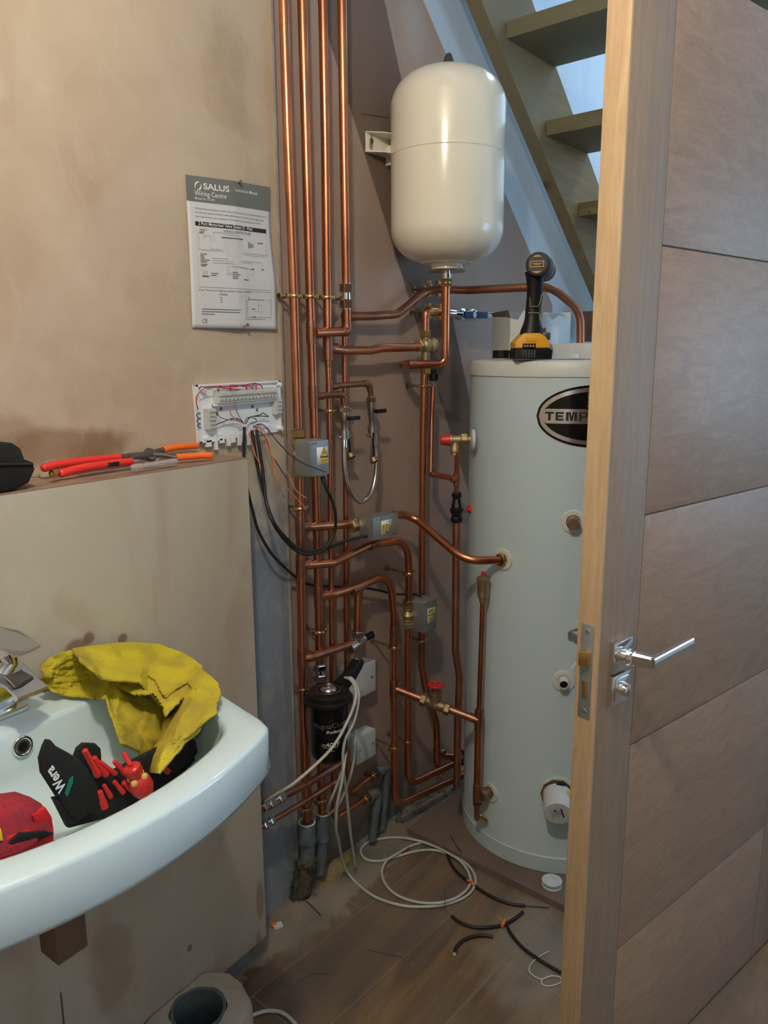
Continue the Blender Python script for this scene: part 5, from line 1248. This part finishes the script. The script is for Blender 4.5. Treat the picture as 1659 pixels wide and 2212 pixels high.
levels.append([outer(x, v, .014, 24) + ZU * .799 for x, v in RP]); levels.append([outer(x, v, .004) + ZU * .803 for x, v in RP]); levels.append([outer(x, v, .0) + ZU * .812 for x, v in RP])
levels.append([outer(x, v, .0) + ZU * (BZt - .007) for x, v in RP]); levels.append([outer(x, v, .002) + ZU * (BZt - .002) for x, v in RP]); levels.append([outer(x, v, .006) + ZU * BZt for x, v in RP])
levels.append([inner(x, v, -.008) + ZU * (BZt) for x, v in RP]); levels.append([inner(x, v, -.003) + ZU * (BZt - .002) for x, v in RP]); levels.append([inner(x, v, .0) + ZU * (BZt - .008) for x, v in RP])
levels.append([inner(x, v, .010, 5) + ZU * (BZt - .060) for x, v in RP]); levels.append([inner(x, v, .022, 4) + ZU * (BZt - .092) for x, v in RP]); levels.append([inner(x, v, .060, 3) + ZU * (BZt - .108) for x, v in RP])
prev = None
for l in levels:
    r = m._ring(l)
    if prev: m._bridge(prev, r)
    else: m.f.append(tuple(r[::-1]))
    prev = r
m.f.append(tuple(prev)); part('bowl', m, 'ceramic', basin, sharp=60)
po = onY(49, 1612, 1.069); nO = V((0, -1, .15)).normalized()
ov = part('overflow_ring', MB().torus(po, nO, .0135, .0028, 32, 10), 'chrome', basin); part('overflow_core', MB().lathe(po - nO * .003, nO, [(0, .012), (.002, .0115), (.0021, .004)], 28), 'steel_dark', basin)
part('overflow_button', MB().lathe(po - nO * .002, nO, [(0, .008), (.004, .0075)], 24), 'chrome', basin)
# timber block under the basin
a, b_ = onY(115, 2078, 1.0), onY(180, 2045, 1.0); x0, x1, zb3 = a.x, b_.x, a.z
single('timber_block', MB().box(((x0 + x1) / 2, 1.01, (zb3 + .751) / 2), ((x1 - x0) / 2, 0, 0), (0, .024, 0), (0, 0, (.751 - zb3) / 2), .0015), 'block_wood', 'short timber post under the basin front', 'timber')
# pan outlet plinth
t = thing('waste_outlet', 'rounded plastered stub with a dark round pipe hole, bottom of the boxing', 'waste outlet', (.885, 1.14, 0))
cpt = onZ(412, 2168, .115); cpt.y = min(cpt.y, YBX - .066)
def rr_(a, r): return V((cpt.x + math.cos(a) * r, min(cpt.y + math.sin(a) * r, YBX - .002), 0))
m = MB(); lv_ = [(.0, .108), (.105, .106), (.113, .101), (.115, .095), (.115, .058), (.10, .057), (.012, .057)]; prev = None
for z_, r_ in lv_:
    q = m._ring([rr_(2 * PI * k / 40, r_ * (1.0 + .03 * math.sin(k * 1.3))) + ZU * z_ for k in range(40)])
    if prev: m._bridge(prev, q)
    else: m.f.append(tuple(q[::-1]))
    prev = q
m.f.append(tuple(prev)); part('stub', m, 'plaster_box', t)
m = MB().lathe(V((cpt.x, cpt.y, 0)), ZU, [(.1155, .050), (.117, .054), (.115, .0565), (.013, .0565), (.013, .050), (.1155, .050)], 36, caps=False); part('pipe_lip', m, 'pvc_grey', t)
part('bore', MB().lathe(V((cpt.x, cpt.y, 0)), ZU, [(.0135, .0485), (.016, .0485)], 32), 'black_plastic', t)

# tap: waterfall mixer
tp = thing('basin_tap', 'chrome waterfall tap with flared spout and curved lever plate, cropped at the left edge', 'tap', onZ(0, 1560, BZt))
def plate3(nm, px, ys, th, m_='chrome'):
    P = [onY(x, y, Y) for (x, y), Y in zip(px, ys)]; part(nm, MB().prism(P, ZU * -th, 0), m_, tp)
plate3('lever_plate', [(-40, 1340), (0, 1354), (40, 1362), (70, 1380), (87, 1394), (60, 1407), (30, 1417), (8, 1402), (-40, 1390)], [1.13, 1.12, 1.10, 1.08, 1.06, 1.05, 1.05, 1.06, 1.08], .003, 'steel')
part('lever_neck', MB().tube([onY(10, 1408, 1.09), onY(22, 1432, 1.09), onY(-5, 1462, 1.09)], [.016, .012, .016], 16), 'chrome', tp)
plate3('spout_plate', [(-40, 1400), (32, 1415), (60, 1440), (85, 1468), (103, 1482), (72, 1494), (38, 1507), (10, 1480), (-40, 1460)], [1.12, 1.11, 1.09, 1.07, 1.05, 1.04, 1.04, 1.06, 1.08], .005, 'steel')
plate3('spout_recess', [(-20, 1440), (30, 1440), (52, 1455), (72, 1466), (48, 1479), (33, 1486), (12, 1465), (-20, 1450)], [1.115, 1.10, 1.08, 1.07, 1.05, 1.05, 1.07, 1.09], .0045, 'steel_dark')
for v in tp.children[-1].data.vertices: v.co.z += .0035
ft0 = onZ(-12, 1548, BZt); part('body', MB().box(V((ft0.x - .004, ft0.y, BZt + .034)), V((.036, 0, 0)), V((0, .018, 0)), V((0, 0, .026)), .010), 'chrome', tp)
part('foot', MB().box(V((ft0.x, ft0.y, BZt + .0055)), V((.044, 0, 0)), V((0, .023, 0)), V((0, 0, .005)), .002), 'chrome', tp)

# yellow microfibre cloth
rows = [
 [(88, 1440), (86, 1450), (90, 1464), (98, 1478)], [(112, 1416), (108, 1445), (110, 1475), (118, 1497)], [(150, 1406), (150, 1440), (150, 1475), (150, 1504)],
 [(190, 1399), (192, 1438), (192, 1475), (190, 1506)], [(240, 1395), (238, 1440), (236, 1485), (232, 1512)], [(285, 1394), (272, 1450), (260, 1530), (258, 1606)],
 [(335, 1396), (325, 1470), (305, 1560), (297, 1624)], [(380, 1408), (368, 1480), (342, 1585), (322, 1668)], [(430, 1444), (412, 1500), (380, 1580), (348, 1672)],
 [(466, 1476), (450, 1522), (420, 1575), (385, 1622)], [(478, 1500), (474, 1514), (456, 1545), (425, 1580)]]
YR = [[1.155, 1.145, 1.130, 1.115]] * 4 + [[1.158, 1.12, 1.065, 1.010]] + [[1.160, 1.09, 1.005, .955]] * 4 + [[1.13, 1.06, 1.0, .975], [1.09, 1.05, .99, .965]]
def lift(p):
    Y0 = yf(p.x) + .053; v_ = (p.y - Y0) / (1.076 - Y0)
    over = p.y > 1.066 or p.x > bcx + .197 + .06 * v_ or v_ < .02
    if over and p.z < .889:
        d = CAM - p; p = p + d * ((.889 - p.z) / d.z)
    return p
def cloth_pt(u, v):
    fu = u * (len(rows) - 1); i = min(int(fu), len(rows) - 2); a = fu - i; fv = v * 3; j = min(int(fv), 2); b = fv - j
    a_, b_ = a * a * (3 - 2 * a) * .5 + a * .5, b
    def q(i_, j_):
        p_ = onY(*rows[i_][j_], YR[i_][j_])
        return onZ(*rows[i_][j_], .902 if j_ < 3 else .890) if i_ >= 8 and p_.z < .91 else p_
    p = q(i, j).lerp(q(i + 1, j), a_).lerp(q(i, j + 1).lerp(q(i + 1, j + 1), a_), b_)
    k = noise.noise(V((u * 5 + 3, v * 3, 1))) * .022 + noise.noise(V((u * 13, v * 9, 4))) * .009 + math.sin(u * 17 + v * 4) * .005
    e = .55 + .45 * math.sin(PI * min(max(v, .0), 1))
    k += noise.noise(V((u * 26, v * 20, 7))) * .0035
    p = lift(p + V((0, -1, .25)) * (k * e)); return p + V((0, -.5, .5)) * (noise.noise(p * 420) * .0014 + noise.noise(p * 160) * .0016)
tcl = NT('microfibre', 0.95); n_ = tcl.noise(9, None, 6, .8); n2_ = tcl.noise(420, None, 3)
cc_ = tcl.mix(tcl.rng(n_, .40, .66), (0.64, 0.53, 0.022), (0.40, 0.31, 0.035)); cc_ = tcl.mix(tcl.rng(tcl.noise(5, tcl.map(loc=(2, 4, 1)), 5, 1), .55, .7, 0, .7), cc_, (0.24, 0.22, 0.02))
MATS['microfibre'] = tcl.done(cc_, n2_, 0.9, 0.003)
tc_ = thing('microfibre_cloth', 'crumpled yellow microfibre cloth draped over the basin edge', 'cloth', cloth_pt(.5, 0))
part('sheet', MB().grid(cloth_pt, 150, 110), 'microfibre', tc_, sharp=0, solid=.004, sub=-1)
rowsB = [[(150, 1407), (165, 1430), (190, 1450)], [(180, 1402), (200, 1440), (214, 1470)], [(235, 1394), (240, 1440), (252, 1475)], [(290, 1392), (296, 1440), (296, 1478)], [(340, 1396), (345, 1460), (339, 1528)], [(390, 1414), (388, 1460), (380, 1490)], [(432, 1445), (430, 1452), (424, 1458)]]
def fold_pt(u, v):
    fu = u * (len(rowsB) - 1); i = min(int(fu), len(rowsB) - 2); a = fu - i; fv = v * 2; j = min(int(fv), 1); b = fv - j
    YB = [1.150, 1.085, 1.024]
    q = lambda i_, j_: onY(*rowsB[i_][j_], YB[j_])
    p = q(i, j).lerp(q(i + 1, j), a).lerp(q(i, j + 1).lerp(q(i + 1, j + 1), a), b)
    p = lift(p) + V((0, -.004, .004)); return p + V((0, -1, .2)) * (noise.noise(V((u * 6, v * 4, 9))) * .008 + .003 + math.sin(u * 21 + 1) * .002 + noise.noise(p * 420) * .0014 + noise.noise(p * 160) * .0016)
part('folded_flap', MB().grid(fold_pt, 110, 60), 'microfibre', tc_, sharp=0, solid=.004, sub=-1)
part('hanging_corner', MB().grid(lambda u, v: onY(*(V((415, 1602)).lerp(V((447, 1598)), u)).lerp(V((434, 1568)).lerp(V((448, 1548)), u), v), .925) + V((0, -.006 * math.sin(u * 4), 0)), 8, 8), 'microfibre', tc_, sharp=0, solid=.004, sub=-1)

# tool roll
def slabY(nm, px, Y, th, m_, parent, bev=0.004):
    Y *= .905
    P = [onY(x, y, Y) for x, y in px]; return part(nm, MB().prism(P, V((0, th, 0)), bev), m_, parent)
tr_ = thing('tool_roll', 'open black fabric tool roll with white lettering, lying in the basin', 'tool roll', onY(200, 1740, .887))
slabY('mat', [(150, 1790), (200, 1700), (215, 1660), (240, 1672), (300, 1640), (380, 1600), (425, 1640), (400, 1672), (330, 1722), (235, 1768)], 1.000, .012, 'black_cloth', tr_)
slabY('front_flap', [(88, 1640), (97, 1612), (104, 1599), (112, 1600), (122, 1612), (150, 1627), (175, 1642), (196, 1668), (212, 1695), (214, 1725), (200, 1755), (168, 1778), (150, 1760), (120, 1716), (92, 1672)], .962, .010, 'black_cloth', tr_)
slabY('rear_flap', [(160, 1650), (172, 1618), (185, 1607), (210, 1608), (220, 1618), (222, 1650), (215, 1680), (180, 1680)], 1.018, .012, 'black_cloth', tr_)
slabY('end_flap', [(352, 1668), (380, 1610), (410, 1596), (425, 1602), (429, 1625), (415, 1645), (380, 1672)], .985, .020, 'black_cloth', tr_)
slabY('strap', [(118, 1726), (128, 1724), (170, 1775), (150, 1790)], .965, .012, 'black_cloth', tr_)
ft = .962 * .905 - .0006
o_, e1_, = onY(143, 1699, ft), (onY(118, 1661, ft) - onY(143, 1699, ft)); up_ = onY(134, 1700, ft) - onY(148, 1691, ft)
part('lettering', MB().text('Wera', o_ + V((0, -.0006, 0)), e1_.normalized(), -(V((0, 1, 0)).cross(e1_)).normalized() if (V((0, 1, 0)).cross(e1_)).dot(onY(140, 1700, ft) - onY(130, 1685, ft)) > 0 else (V((0, 1, 0)).cross(e1_)).normalized(), .0175, bold=.03), 'print_white', tr_)
slabY('green_mark', [(140, 1714), (150, 1682), (158, 1676), (158, 1690), (146, 1722)], .9612 - .0010, .0005, 'green_mark', tr_, 0)
for (lab, pts, Y, r) in (('red insulated blade standing highest in the tool roll', [(188, 1630), (213, 1675)], 1.006, .0052), ('red insulated blade second from the left in the tool roll', [(207, 1643), (230, 1674)], 1.004, .0052), ('thin red insulated blade right of the second blade', [(222, 1650), (250, 1672)], 1.0, .0036), ('red insulated blade under the rear edge of the tool roll', [(252, 1650), (275, 1675)], 1.0, .0045), ('short red blade in the lower row of the tool roll, left', [(227, 1700), (240, 1722)], .985, .0036), ('short red blade in the lower row of the tool roll, right', [(250, 1692), (267, 1712)], .985, .0038), ('broad red blade at the lower left corner of the tool roll', [(217, 1715), (227, 1745)], .98, .0052), ('stubby red blade just left of the screwdriver handle', [(270, 1692), (286, 1704)], .985, .0055), ('red blade peeping out under the hanging cloth corner', [(352, 1658), (364, 1668)], .98, .0045)):
    Y *= .905; a, b = onY(*pts[0], Y - .014), onY(*pts[1], Y - .016); a = a + (a - b) * .22; r = r * .78; t = thing('insulated_blade', lab, 'screwdriver blade', b, 'red blades in the tool roll')
    d = b - a; part('shaft', MB().lathe(a, d, [(0, r * .8), (.001, r), (d.length - .012, r), (d.length - .010, r * 1.25), (d.length, r * 1.25)], 14), 'red_plastic', t)
t = thing('screwdriver', 'red and yellow screwdriver handle in the tool roll', 'screwdriver', onY(300, 1700, .864)); a, b = onY(283, 1655, .868), onY(316, 1716, .860); d = (b - a); Ln = d.length
part('handle', MB().lathe(a, d, [(0, .010), (Ln * .05, .0125), (Ln * .2, .0128), (Ln * .28, .0105), (Ln * .38, .0105), (Ln * .5, .0155), (Ln * .75, .0165), (Ln * .95, .012), (Ln, .006)], 24), 'red_plastic', t)
A, B2, dd_ = basis(d)
for k in range(8):
    an = k * PI / 4 + .3; rd = A * math.cos(an) + B2 * math.sin(an); part('grip_pad', MB().ball(a + dd_ * Ln * (.42 if k % 2 else .70) + rd * .0108, .0056), 'yellow_pale', t)
part('shaft', MB().tube([a, a + (onY(268, 1628, .890) - a)], .0036, 12), 'red_plastic', t)
# red bag
rb = thing('tool_pouch', 'red and black fabric pouch in the left end of the basin', 'pouch', onY(60, 1780, .86))
cpo = [onY(x, y, Y * .905) for x, y, Y in ((-60, 1800, .95), (0, 1752, .95), (35, 1736, .95), (68, 1731, .95), (100, 1742, .95), (115, 1762, .95), (120, 1800, .93), (60, 1845, .92), (-60, 1880, .92))]
part('body', MB().prism(cpo, V((0, .05, 0)), .012), 'red_cloth', rb, sharp=60)
slabY('red_panel', [(70, 1762), (100, 1745), (113, 1765), (117, 1795), (85, 1800)], .944, .008, 'red_cloth_bright', rb, .002)
slabY('lower_band', [(-40, 1850), (20, 1808), (60, 1796), (118, 1795), (118, 1820), (-40, 1880)], .935, .02, 'red_cloth_bright', rb, .003)
slabY('black_panel', [(20, 1822), (45, 1800), (100, 1796), (118, 1800), (60, 1830), (30, 1836)], .930, .006, 'black_cloth', rb, .002)
slabY('yellow_tag', [(-20, 1795), (2, 1790), (7, 1815), (-20, 1822)], .932, .004, 'label_yellow', rb, .0005)
slabY('flap', [(-30, 1735), (0, 1726), (18, 1732), (25, 1745), (0, 1760), (-30, 1770)], .985, .01, 'black_cloth', rb, .003)

# ================================================================ things on the ledge
zl_ = ZL + .0014
t = thing('tool_bag', 'black zipped case on the ledge, cropped at the left edge', 'case', V((.70, 1.225, zl_)))
m = MB(); a = onY(67, 1010, 1.20); cx0, cz0 = a.x - .115, zl_
prof = [(-.115, 0), (.070, 0), (.098, .010), (.110, .030), (.108, .042), (.095, .048), (.090, .066), (.078, .076), (.03, .082), (-.115, .084)]
part('shell', MB().prism([V((cx0 + x, YBX + .005, cz0 + z)) for x, z in prof], V((0, .095, 0)), .008), 'black_cloth', t, sharp=60)
part('zip', MB().tube([V((cx0 + .104, YBX + .004, cz0 + .040)), V((cx0 + .05, YBX + .003, cz0 + .046)), V((cx0 - .1, YBX + .003, cz0 + .046))], .0022, 8), 'black_rubber', t)
def lie(x, y, Y, r): p = onY(x, y, Y); p.z = max(p.z, zl_ + r); return p
t = thing('red_pliers', 'red handled pliers lying on the ledge', 'pliers', onY(180, 1005, 1.22))
g1_ = smooth([lie(97, 1010, 1.250, .008), lie(130, 1003, 1.250, .008), lie(190, 995, 1.250, .008), lie(258, 988, 1.250, .006)], 6)
g2_ = smooth([lie(134, 1022, 1.215, .008), lie(170, 1013, 1.215, .008), lie(230, 1003, 1.222, .008), lie(284, 997, 1.232, .006)], 6)
part('handle', MB().tube(g1_, [.0075 + .0015 * math.sin(k) * 0 for k in range(len(g1_))], 14).ball(g1_[0], .0078), 'red_grip', t)
part('handle', MB().tube(g2_, .0075, 14).ball(g2_[0], .0078), 'red_grip', t)
part('stamp', MB().box(lie(245, 1003, 1.215, .008) , V((.012, 0, 0)), V((0, .0006, 0)), V((0, 0, .004))), 'ink', t)
part('jaw', MB().tube([g1_[-1], lie(300, 983, 1.244, .006), lie(345, 980, 1.243, .005)], [.0055, .006, .004], 10), 'steel_dark', t)
part('jaw', MB().tube([g2_[-1], lie(310, 992, 1.243, .006), lie(340, 985, 1.245, .005)], [.0055, .006, .004], 10), 'steel', t)
t = thing('orange_cutters', 'orange handled cutters lying on the ledge by the wiring board', 'pliers', onY(380, 985, 1.22))
h1_ = smooth([lie(352, 972, 1.262, .007), lie(375, 967, 1.262, .007), lie(400, 964, 1.262, .007), lie(424, 963, 1.262, .007)], 5)
h2_ = smooth([lie(380, 988, 1.214, .007), lie(410, 986, 1.206, .007), lie(435, 984, 1.20, .007), lie(454, 984, 1.192, .007)], 5)
for h in (h1_, h2_): part('handle', MB().tube(h, .0068, 14).ball(h[-1], .0069), 'orange_grip', t)
pv = lie(325, 982, 1.238, .010); part('pivot', MB().lathe(pv, (0, -.75, .65), [(-.006, .014), (.003, .014), (.004, .011)], 24), 'steel_dark', t)
for h in (h1_, h2_): part('arm', MB().tube([pv, pv.lerp(h[0], .5) + V((0, 0, .002)), h[0]], [.006, .005, .0055], 10), 'steel_dark', t)
part('jaw', MB().tube([pv, lie(300, 986, 1.236, .008), lie(282, 990, 1.232, .006)], [.009, .007, .003], 10), 'steel_dark', t)
t = thing('test_screwdriver', 'clear handled tester screwdriver at the front of the ledge', 'screwdriver', onY(280, 1012, 1.19)); a, b = lie(381, 996, 1.185, .007), lie(281, 1012, 1.181, .007); d = b - a
part('handle', MB().lathe(a, d, [(0, .0055), (.003, .0062), (d.length * .65, .0062), (d.length * .7, .0045), (d.length * .76, .0045), (d.length * .8, .0075), (d.length * .9, .0072), (d.length, .0045)], 10), 'clear_plastic', t)
part('shaft', MB().tube([b, lie(200, 1022, 1.179, .003), lie(168, 1026, 1.178, .0012)], [.0028, .0024, .001], 10), 'nickel', t)
p = lie(118, 1022, 1.205, .006); single('brass_olive', MB().lathe(p, (-.8, -.6, 0), [(-.012, .0058), (0, .0058), (.001, .0068), (.008, .0068), (.0085, .0042), (.002, .004)], 18), 'brass', 'small open brass fitting left of the red pliers on the ledge', 'fitting')
t = thing('loose_screw', 'loose brass screw on the ledge beside the black case', 'screw', lie(80, 1031, 1.185, .003)); a, b = lie(66, 1031, 1.183, .0012), lie(85, 1029, 1.186, .003)
part('shank', MB().tube([a, b], .0012, 8), 'brass', t); part('head', MB().lathe(b, b - a, [(-.001, .0015), (.001, .0036), (.002, .003)], 12), 'brass', t)

# ================================================================ white cables and floor litter
def z7(x, y, z=.005): return onZ(600 + x / 2.592, 1780 + y / 2.592, z)
O = .17
ca_ = [W(520, 1768, .06), W(560, 1742, .085), W(590, 1720, .14), W(640, 1688, .20), W(715, 1618, .215), W(752, 1555, .215), W(768, 1510, .21), W(766, 1482, .19), W(754, 1466, .165), W(742, 1466, .14), W(736, 1476, .105)]
cable('white flex rising from behind the basin and looped over the black filter', ca_, .0038, 'cable_white', 'white_cable')
cb_ = [W(736, 1476, .10), W(745, 1464, .135), W(760, 1466, .16), W(773, 1490, .18), W(774, 1515, .195), W(764, 1560, .205), W(745, 1600, .205), W(741, 1650, .20), W(749, 1720, .18), W(757, 1800, .15), W(763, 1840, .12), W(767, 1872, .10)]
cable('white flex hanging from the filter with its cut end just above the floor', cb_, .0038, 'cable_white', 'white_cable')
coil = [W(731, 1815, .15), W(740, 1860, .10), z7(412, 300, .006), z7(530, 400), z7(690, 455), z7(850, 462), z7(975, 440), z7(1060, 400), z7(1105, 340), z7(1095, 270), z7(1040, 210), z7(950, 165), z7(860, 145), z7(760, 155), z7(640, 190), z7(560, 208), z7(490, 195), z7(465, 150), z7(500, 105), z7(580, 82), z7(680, 76), z7(780, 92, .012), z7(860, 118), z7(950, 160, .014), z7(1030, 215, .014), z7(1075, 290), z7(1068, 355), z7(1000, 412, .012), z7(900, 442, .014), z7(780, 437), z7(670, 400), z7(605, 340), z7(583, 270), z7(610, 205, .014), z7(680, 160, .014), z7(740, 125), z7(812, 102, .006)]
cc2 = [W(757, 1560, .12), W(745, 1640, .20), W(738, 1690, .21), W(728, 1740, .20), W(726, 1790, .18)] + coil
cable('long white flex dropping from the filter and coiled on the tiled floor', cc2, .0038, 'cable_white', 'white_cable')
cdn_ = [W(746, 1620, .19), W(742, 1650, .175), W(730, 1690, .16), W(714, 1730, .14), W(706, 1752, .10)]
cable('white flex running into the narrower grey sleeve, nearer of the pair', cdn_, .0038, 'cable_white', 'white_cable')
cable('white flex running into the narrower grey sleeve, farther of the pair', [W(768, 1575, .13), W(764, 1640, .15), W(752, 1690, .14), W(730, 1740, .12), W(709, 1760, .085)], .0038, 'cable_white', 'white_cable')
p = z7(716, 142); d = z7(735, 130) - z7(690, 158); single('red_tape', MB().tube([p - d.normalized() * .011, p + d.normalized() * .011], .0048, 12), 'red_plastic', 'band of red tape on the coiled white flex', 'tape')
cable('black flex under the coil, held by the orange tie', [z7(945, 150, .005), z7(960, 200, .005), z7(1000, 265, .005), z7(1090, 337, .006), z7(1160, 385, .005), z7(1240, 425, .005), z7(1320, 450, .005), z7(1385, 457, .005)], .0042, cores=[([z7(1385, 457, .004), z7(1450, 463, .003), z7(1520, 468, .003)], .0015, 'grey_dark')])
p = z7(1097, 340, .007); d = z7(1110, 352) - z7(1085, 330); single('orange_tie', MB().lathe(p - d.normalized() * .006, d, [(0, .0055), (.012, .0058)], 12).box(p + V((.004, .012, .002)), V((.003, 0, 0)), V((0, .012, 0)), V((0, 0, .001))), 'orange_tie', 'orange tie joining the black flex to the white coil', 'tie')
cable('bowed black flex offcut with stripped ends in the middle of the floor', [z7(975, 515), z7(1020, 550), z7(1080, 573), z7(1150, 580), z7(1230, 572), z7(1290, 552), z7(1340, 520), z7(1372, 492)], .0042, cores=[([z7(975, 515, .004), z7(935, 470, .004), z7(885, 425, .004)], .0013, 'wire_brown'), ([z7(938, 475, .004), z7(935, 430, .02), z7(940, 360, .035)], .0010, 'wire_green')])
cable('black flex running off behind the door from the orange knot', [z7(1280, 562), z7(1310, 620), z7(1370, 690), z7(1450, 750), z7(1530, 800), z7(1620, 850)], .0042)
p = z7(1262, 555, .008); m = MB().lathe(p - V((.010, .002, 0)), (1, .2, 0), [(0, .0052), (.022, .0056)], 12); q = z7(1225, 505, .022); m.prism([p, p + V((.005, 0, 0)), q], V((0, .002, .001))); m.prism([p + V((.004, 0, 0)), p + V((.010, .004, 0)), z7(1255, 535, .02)], V((0, .002, .001))); single('orange_tie', m, 'orange_tie', 'orange knotted tie on the bowed black flex', 'tie')
t = cable('short curved black flex offcut in front of the other black pieces', [z7(990, 725), z7(1000, 690), z7(1040, 650), z7(1100, 628), z7(1160, 624), z7(1205, 632)], .0042); 
part('cut_end', MB().lathe(z7(989, 727), z7(985, 740) - z7(990, 720), [(0, .0044), (.001, .0044)], 12), 'seal_white', t)
for lab, pts, m_ in (('short black wire offcut near the boxing corner', [(160, 432), (200, 470), (240, 512)], 'black_rubber'), ('thin green wire offcut in the middle of the floor', [(505, 702), (580, 722), (650, 735), (703, 744)], 'wire_green'), ('thin green wire offcut nearest the camera', [(120, 882), (170, 850), (220, 838), (285, 836)], 'wire_green'), ('dark wire offcut on the brown base board', [(967, 62), (990, 105), (1032, 162)], 'black_rubber')):
    z = .0215 if 'base' in lab else .0012; single('wire_offcut', MB().tube(smooth([z7(x, y, z) for x, y in pts], 6), .0011, 8), m_, lab, 'wire', 'wire offcuts on the floor')
single('white_string', MB().tube(smooth([z7(1520, 712, .003), z7(1460, 745, .003), z7(1415, 790, .003), z7(1412, 830, .003), z7(1470, 868, .003), z7(1530, 852, .005), z7(1580, 858, .003), z7(1582, 888, .003), z7(1520, 908, .003), z7(1480, 895, .003), z7(1480, 870, .006)], 6), .0013, 8), 'print_white', 'loop of white string on the floor by the door edge', 'string')
cable('white flex end on the floor at the bottom edge beside the plaster stub', [onZ(500, 2175, .006), onZ(518, 2200, .006), onZ(540, 2195, .006), onZ(575, 2184, .006), onZ(610, 2188, .006), onZ(640, 2215, .006), onZ(650, 2250, .006)], .0042, 'cable_white', 'white_cable')
sp_ = onZ(1192, 1912, .0205); t = thing('plastic_spool', 'white plastic tape spool on the brown board beside the door', 'spool', sp_)
part('lower_flange', MB().lathe(sp_, ZU, [(0, .027), (.002, .027), (.0025, .014)], 36), 'white_plastic', t); part('hub', MB().lathe(sp_, ZU, [(.002, .018), (.014, .018)], 30), 'seal_white', t)
part('upper_flange', MB().lathe(sp_ + ZU * .0135, ZU, [(0, .014), (0, .027), (.002, .027), (.0025, .0115), (-.006, .0110), (-.0061, .002)], 36), 'white_plastic', t)
p = onZ(600, 1999, .004); t = thing('wire_connector', 'small orange and white wire connector on the dusty floor', 'connector', p)
part('body', MB().box(p, V((.010, -.006, 0)), V((.004, .007, 0)), V((0, 0, .004)), .001), 'white_plastic', t); part('lever', MB().box(p + V((-.006, .008, .002)), V((.006, -.004, 0)), V((.002, .004, 0)), V((0, 0, .003)), .001), 'orange_grip', t)
# rubble along the wall foot
random.seed(3); m = MB()
for k in range(110):
    s_ = random.uniform(.06, .75); o_ = abs(random.gauss(.0, .03)) + .004; r = random.uniform(.001, .0045); q = BW(s_, o_, r * .5); m.ball(q, r, (random.uniform(.7, 1.5), random.uniform(.7, 1.5), .6), 6)
single('rubble', m, 'rubble', 'plaster crumbs scattered along the foot of the brown wall', 'debris', kind='stuff')
random.seed(5); m = MB()
m.grid(lambda u, v: BW(.07 + u * .16, .004 + v * .060 + .01 * noise.noise(V((u * 5, 2, 1))), max(.001, .010 * math.sin(PI * u) * math.sin(PI * min(v + .12, 1)) + .006 * noise.noise(V((u * 9, v * 5, 3))))), 24, 12)
single('yellow_foam', m, 'foam_yellow', 'smear of yellow-brown mortar on the floor beside the grey sleeves', 'mortar', kind='stuff', sharp=0, sub=-1)
random.seed(11); m = MB()
for k in range(80):
    p = onZ(random.uniform(560, 1220), random.uniform(1900, 2200), .0)
    if (p - B0).dot(NB) < .02 or p.y > 1.16: continue
    m.ball(p + ZU * .0006, random.uniform(.0004, .0012), (1, 1.3, .6), 5)
single('dust_specks', m, 'plaster_dab', 'plaster specks sprinkled over the floor tiles', 'debris', kind='stuff')

for o in bpy.data.objects:
    if '_w' in o: del o['_w']
